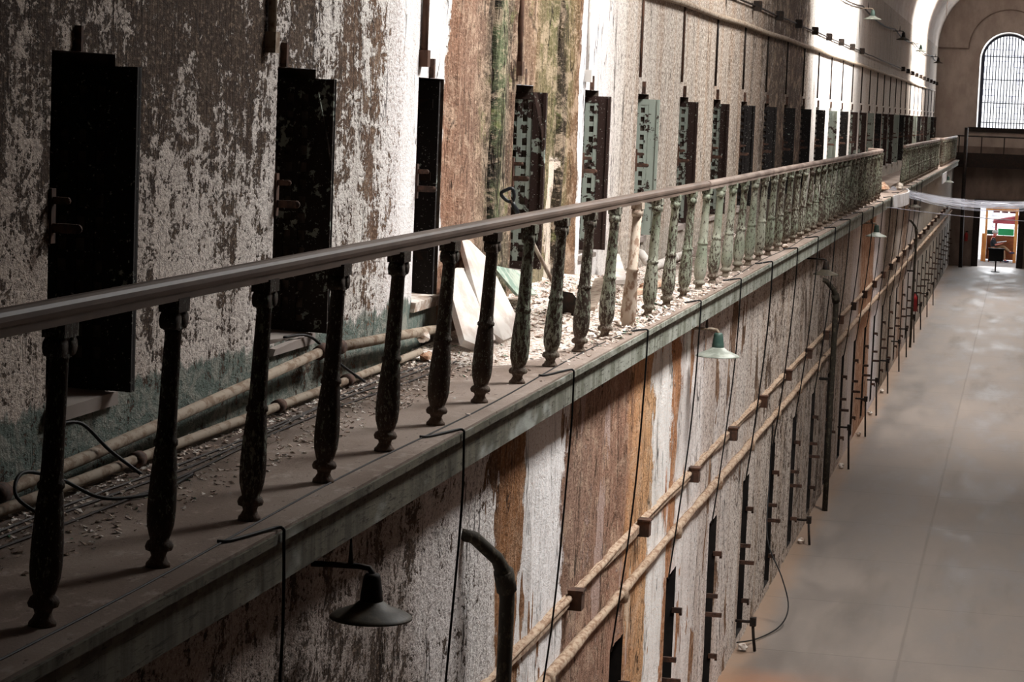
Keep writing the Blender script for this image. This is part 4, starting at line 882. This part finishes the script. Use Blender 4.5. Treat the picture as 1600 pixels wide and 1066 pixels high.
# ------------------------------------------------------------------ extinguishers
def extinguisher(x, y, z, label, yface):
    root = thing('fire_extinguisher', (x, y, z), label, 'fire extinguisher', 'wall-hung fire extinguishers')
    b = MB(); b.lathe([(.08, -.25), (.095, -.23), (.095, .12), (.07, .2), (.03, .24), (.03, .27)], 14, (.12, 0, 0)); b.build('cylinder', M['red'], root)
    b = MB(); b.box((.08, -.03, .27), (.18, .03, .31)); b.tube([(.12, 0, .28), (.2, -.06, .2), (.21, -.09, -.1)], .014, 6); b.build('valve_hose', M['iron'], root)
    b = MB(); b.box((.02, -.12, .34), (.05, .12, .58)); b.build('wall_tag', M['tag'], root)
extinguisher(XL, 69.5, .98, 'bright red fire extinguisher hanging on the lower cell wall', 0)
e = thing('fire_extinguisher', (-2.3, YE, 1.3), 'dim red fire extinguisher on the end wall left of the doorway', 'fire extinguisher', 'wall-hung fire extinguishers')
b = MB(); b.lathe([(.06, -.22), (.075, -.2), (.075, .08), (.05, .14), (.02, .18)], 14, (0, -.14, 0)); b.build('cylinder', M['red'], e); b = MB(); b.box((-.03, -.17, .17), (.07, -.11, .22)); b.build('valve', M['iron'], e)

# ------------------------------------------------------------------ black box on a pole in the corridor
root = thing('boxed_stand', (-.95, 101.6, 0), 'black box on a thin pole standing in front of the bright doorway', 'stand')
b = MB(); b.box((-.31, -.18, .46), (.31, .18, .98)); b.box((-.34, -.2, .94), (.34, .2, 1.0)); b.build('box', M['blackbox'], root)
b = MB(); b.tube([(0, 0, .02), (0, 0, .46)], .03, 8); b.build('pole', M['iron'], root)
b = MB(); b.lathe([(.18, 0), (.18, .015), (.04, .03)], 16); b.build('foot', M['iron'], root)

# ------------------------------------------------------------------ booth outside the doorway
BY = 109.0
root = thing('wooden_booth', (-.9, BY, 0), 'orange wooden booth frame outside the far doorway with a green sign board', 'booth')
b = MB(); b.box((-.68, -.08, 0), (-.58, .08, 2.3)); b.build('post', M['wood'], root)
b = MB(); b.box((.62, -.08, 0), (.76, .08, 2.4)); b.build('post', M['wood'], root)
b = MB(); b.box((-.68, -.1, 2.3), (.78, .1, 2.56)); b.build('top_beam', M['wood'], root)
for k in range(3): b = MB(); b.box((-.34 + k * .36, -.07, 2.22), (-.06 + k * .36, -.02, 2.30)); b.build('dentil', M['maroon'], root)
b = MB(); b.box((-.58, .28, .1), (.62, .36, 1.18)); b.build('back_panel', M['brownpanel'], root)
b = MB(); b.box((-.1, .26, 1.2), (.6, .3, 1.5)); b.build('sign_board', M['green'], root)
b = MB(); b.box((-.58, .27, 1.22), (-.12, .3, 1.42)); b.build('side_board', M['dkgreen'], root)
b = MB(); b.box((-.8, .1, 0), (-.66, .5, 1.25)); b.build('side_panel', M['wood'], root)
root = thing('bench', (-1.1, BY - .05, 0), 'plain bench inside the booth under the seated person', 'bench')
b = MB(); b.box((-.28, -.2, .42), (.35, .2, .47)); b.build('seat', M['brownpanel'], root)
for x in (-.24, .3):
    b = MB(); b.box((x - .03, -.18, 0), (x + .03, .18, .42)); b.build('leg', M['brownpanel'], root)
b = MB(); b.add([(-1.3, 114.6, 1.62), (.3, 114.6, 1.98), (.3, 115, 2.02), (-1.3, 115, 1.66), (-1.3, 114.6, 1.50), (.3, 114.6, 1.50), (.3, 115, 1.50), (-1.3, 115, 1.50)], [(0, 1, 2, 3), (0, 4, 5, 1), (1, 5, 6, 2), (2, 6, 7, 3), (3, 7, 4, 0), (4, 7, 6, 5)])
b.box((-1.2, 114.7, 0), (-1.1, 114.8, 1.6)); b.box((.15, 114.7, 0), (.25, 114.8, 1.6))
tag(b.build('awning', M['maroon']), 'maroon sloping awning seen through the booth above the green sign', 'awning')
b = MB(); b.box((-2.6, 113, 0), (-1.95, 113.4, 1.45)); tag(b.build('planter_box', M['dkgreen']), 'dark green box at the left of the booth outside', 'box')

# ------------------------------------------------------------------ seated person (skinned figure, faces +X)
def skin_figure(name, verts, edges, radii, mat, parent, sub=2, rootv=0):
    me = bpy.data.meshes.new(name); me.from_pydata(verts, edges, []); o = bpy.data.objects.new(name, me); COL.objects.link(o)
    o.parent = parent; me.materials.append(mat)
    mo = o.modifiers.new('skin', 'SKIN'); mo.use_smooth_shade = True
    for i, r in enumerate(radii):
        sv = me.skin_vertices[0].data[i]; sv.radius = (r, r) if not isinstance(r, tuple) else r; sv.use_root = (i == rootv)
    s_ = o.modifiers.new('sub', 'SUBSURF'); s_.levels = sub; s_.render_levels = sub
    return o
person = thing('person', (-1.12, BY - .05, 0), 'seated person in dark shirt and khaki trousers, legs crossed, reading a newspaper in the booth', 'person')
V = [(0, 0, .56), (-.03, 0, .70), (-.07, 0, .88), (-.09, 0, 1.02), (-.055, 0, 1.12), (-.03, 0, 1.17),            # pelvis..neck 0-5
     (-.01, 0, 1.23), (.0, 0, 1.32), (-.015, 0, 1.37),                                                               # head 6-8
     (0, -.10, .55), (.40, -.11, .58), (.47, -.09, .12), (.60, -.09, .05),                                            # near leg 9-12
     (0, .10, .56), (.38, .02, .72), (.70, -.03, .48), (.82, -.05, .44),                                             # crossed leg 13-16
     (-.07, -.19, 1.0), (.04, -.25, .78), (.26, -.16, .84), (.33, -.13, .86),                                         # near arm 17-20
     (-.07, .19, 1.0), (.04, .25, .78), (.26, .14, .84), (.33, .11, .86)]                                             # far arm 21-24
E_ = [(0, 1), (1, 2), (2, 3), (3, 4), (4, 5), (5, 6), (6, 7), (7, 8), (0, 9), (9, 10), (10, 11), (11, 12), (0, 13), (13, 14), (14, 15), (15, 16), (3, 17), (17, 18), (18, 19), (19, 20), (3, 21), (21, 22), (22, 23), (23, 24)]
Rr = [.13, .135, .14, .13, .06, .052, .075, .098, .07, .095, .068, .042, .036, .095, .068, .042, .036, .055, .045, .034, .028, .055, .045, .034, .028]
for side, i0 in ((-1, 20), (1, 24)):                                                                                # fingers
    hx, hy, hz_ = V[i0]
    for f in range(4):
        i = len(V); V += [(hx + .05, hy - side * (.012) + side * (.024 * f - .036), hz_ + .015), (hx + .075 + .006 * (1.5 - abs(f - 1.5)), hy + side * (.024 * f - .04), hz_ + .045)]; E_ += [(i0, i), (i, i + 1)]; Rr += [.010, .008]
    i = len(V); V += [(hx + .02, hy - side * .035, hz_ + .03), (hx + .045, hy - side * .045, hz_ + .05)]; E_ += [(i0, i), (i, i + 1)]; Rr += [.011, .009]
body = skin_figure('body', V, E_, Rr, M['skin'], person)
sh = [0, 1, 2, 3, 4, 17, 18, 21, 22]; idx = {v: i for i, v in enumerate(sh)}
skin_figure('shirt', [V[i] for i in sh], [(0, 1), (1, 2), (2, 3), (3, 4), (3, 5), (5, 6), (3, 7), (7, 8)], [.145, .15, .158, .15, .075, .072, .062, .072, .062], M['tshirt'], person)
tr = [0, 9, 10, 11, 13, 14, 15]
skin_figure('trousers', [V[i] for i in tr], [(0, 1), (1, 2), (2, 3), (0, 4), (4, 5), (5, 6)], [.15, .11, .085, .06, .11, .085, .06], M['khaki'], person)
for c in ((.55, -.09, .05), (.78, -.045, .45)):
    b = MB(); b.lump(c, (.13, .045, .05), 3, 9); b.build('shoe', M['shoe'], person)
b = MB(); b.lathe([(.02, .12), (.075, .10), (.108, .05), (.112, .0), (.10, -.04)], 14, (-.025, 0, 1.33)); b.build('hair', M['hair'], person)
b = MB(); b.lump((.098, 0, 1.29), (.022, .016, .03), 2, 7); b.build('nose', M['skin'], person)
for s_ in (-1, 1):
    b = MB(); b.lump((.082, s_ * .035, 1.315), (.012, .014, .008), 2, 6); b.build('eye', M['iron'], person)
    b = MB(); b.lump((-.005, s_ * .1, 1.29), (.018, .012, .03), 4, 6); b.build('ear', M['skin'], person)
b = MB(); b.box((.082, -.028, 1.245), (.094, .028, 1.253)); b.build('mouth', M['maroon'], person)
b = MB(); b.lathe([(.07, 1.12), (.085, 1.16), (.065, 1.19)], 12, (-.04, 0, 0)); b.build('collar', M['red'], person)
b = MB(); b.slab([(.10, -.24, .86), (.10, .24, .86), (.52, .24, .93), (.52, -.24, .93)], .012); tag(b.build('newspaper', M['paper'], None, (-1.12, BY - .05, .035)), 'open white newspaper held by the seated person', 'newspaper')

bpy.context.view_layer.update()
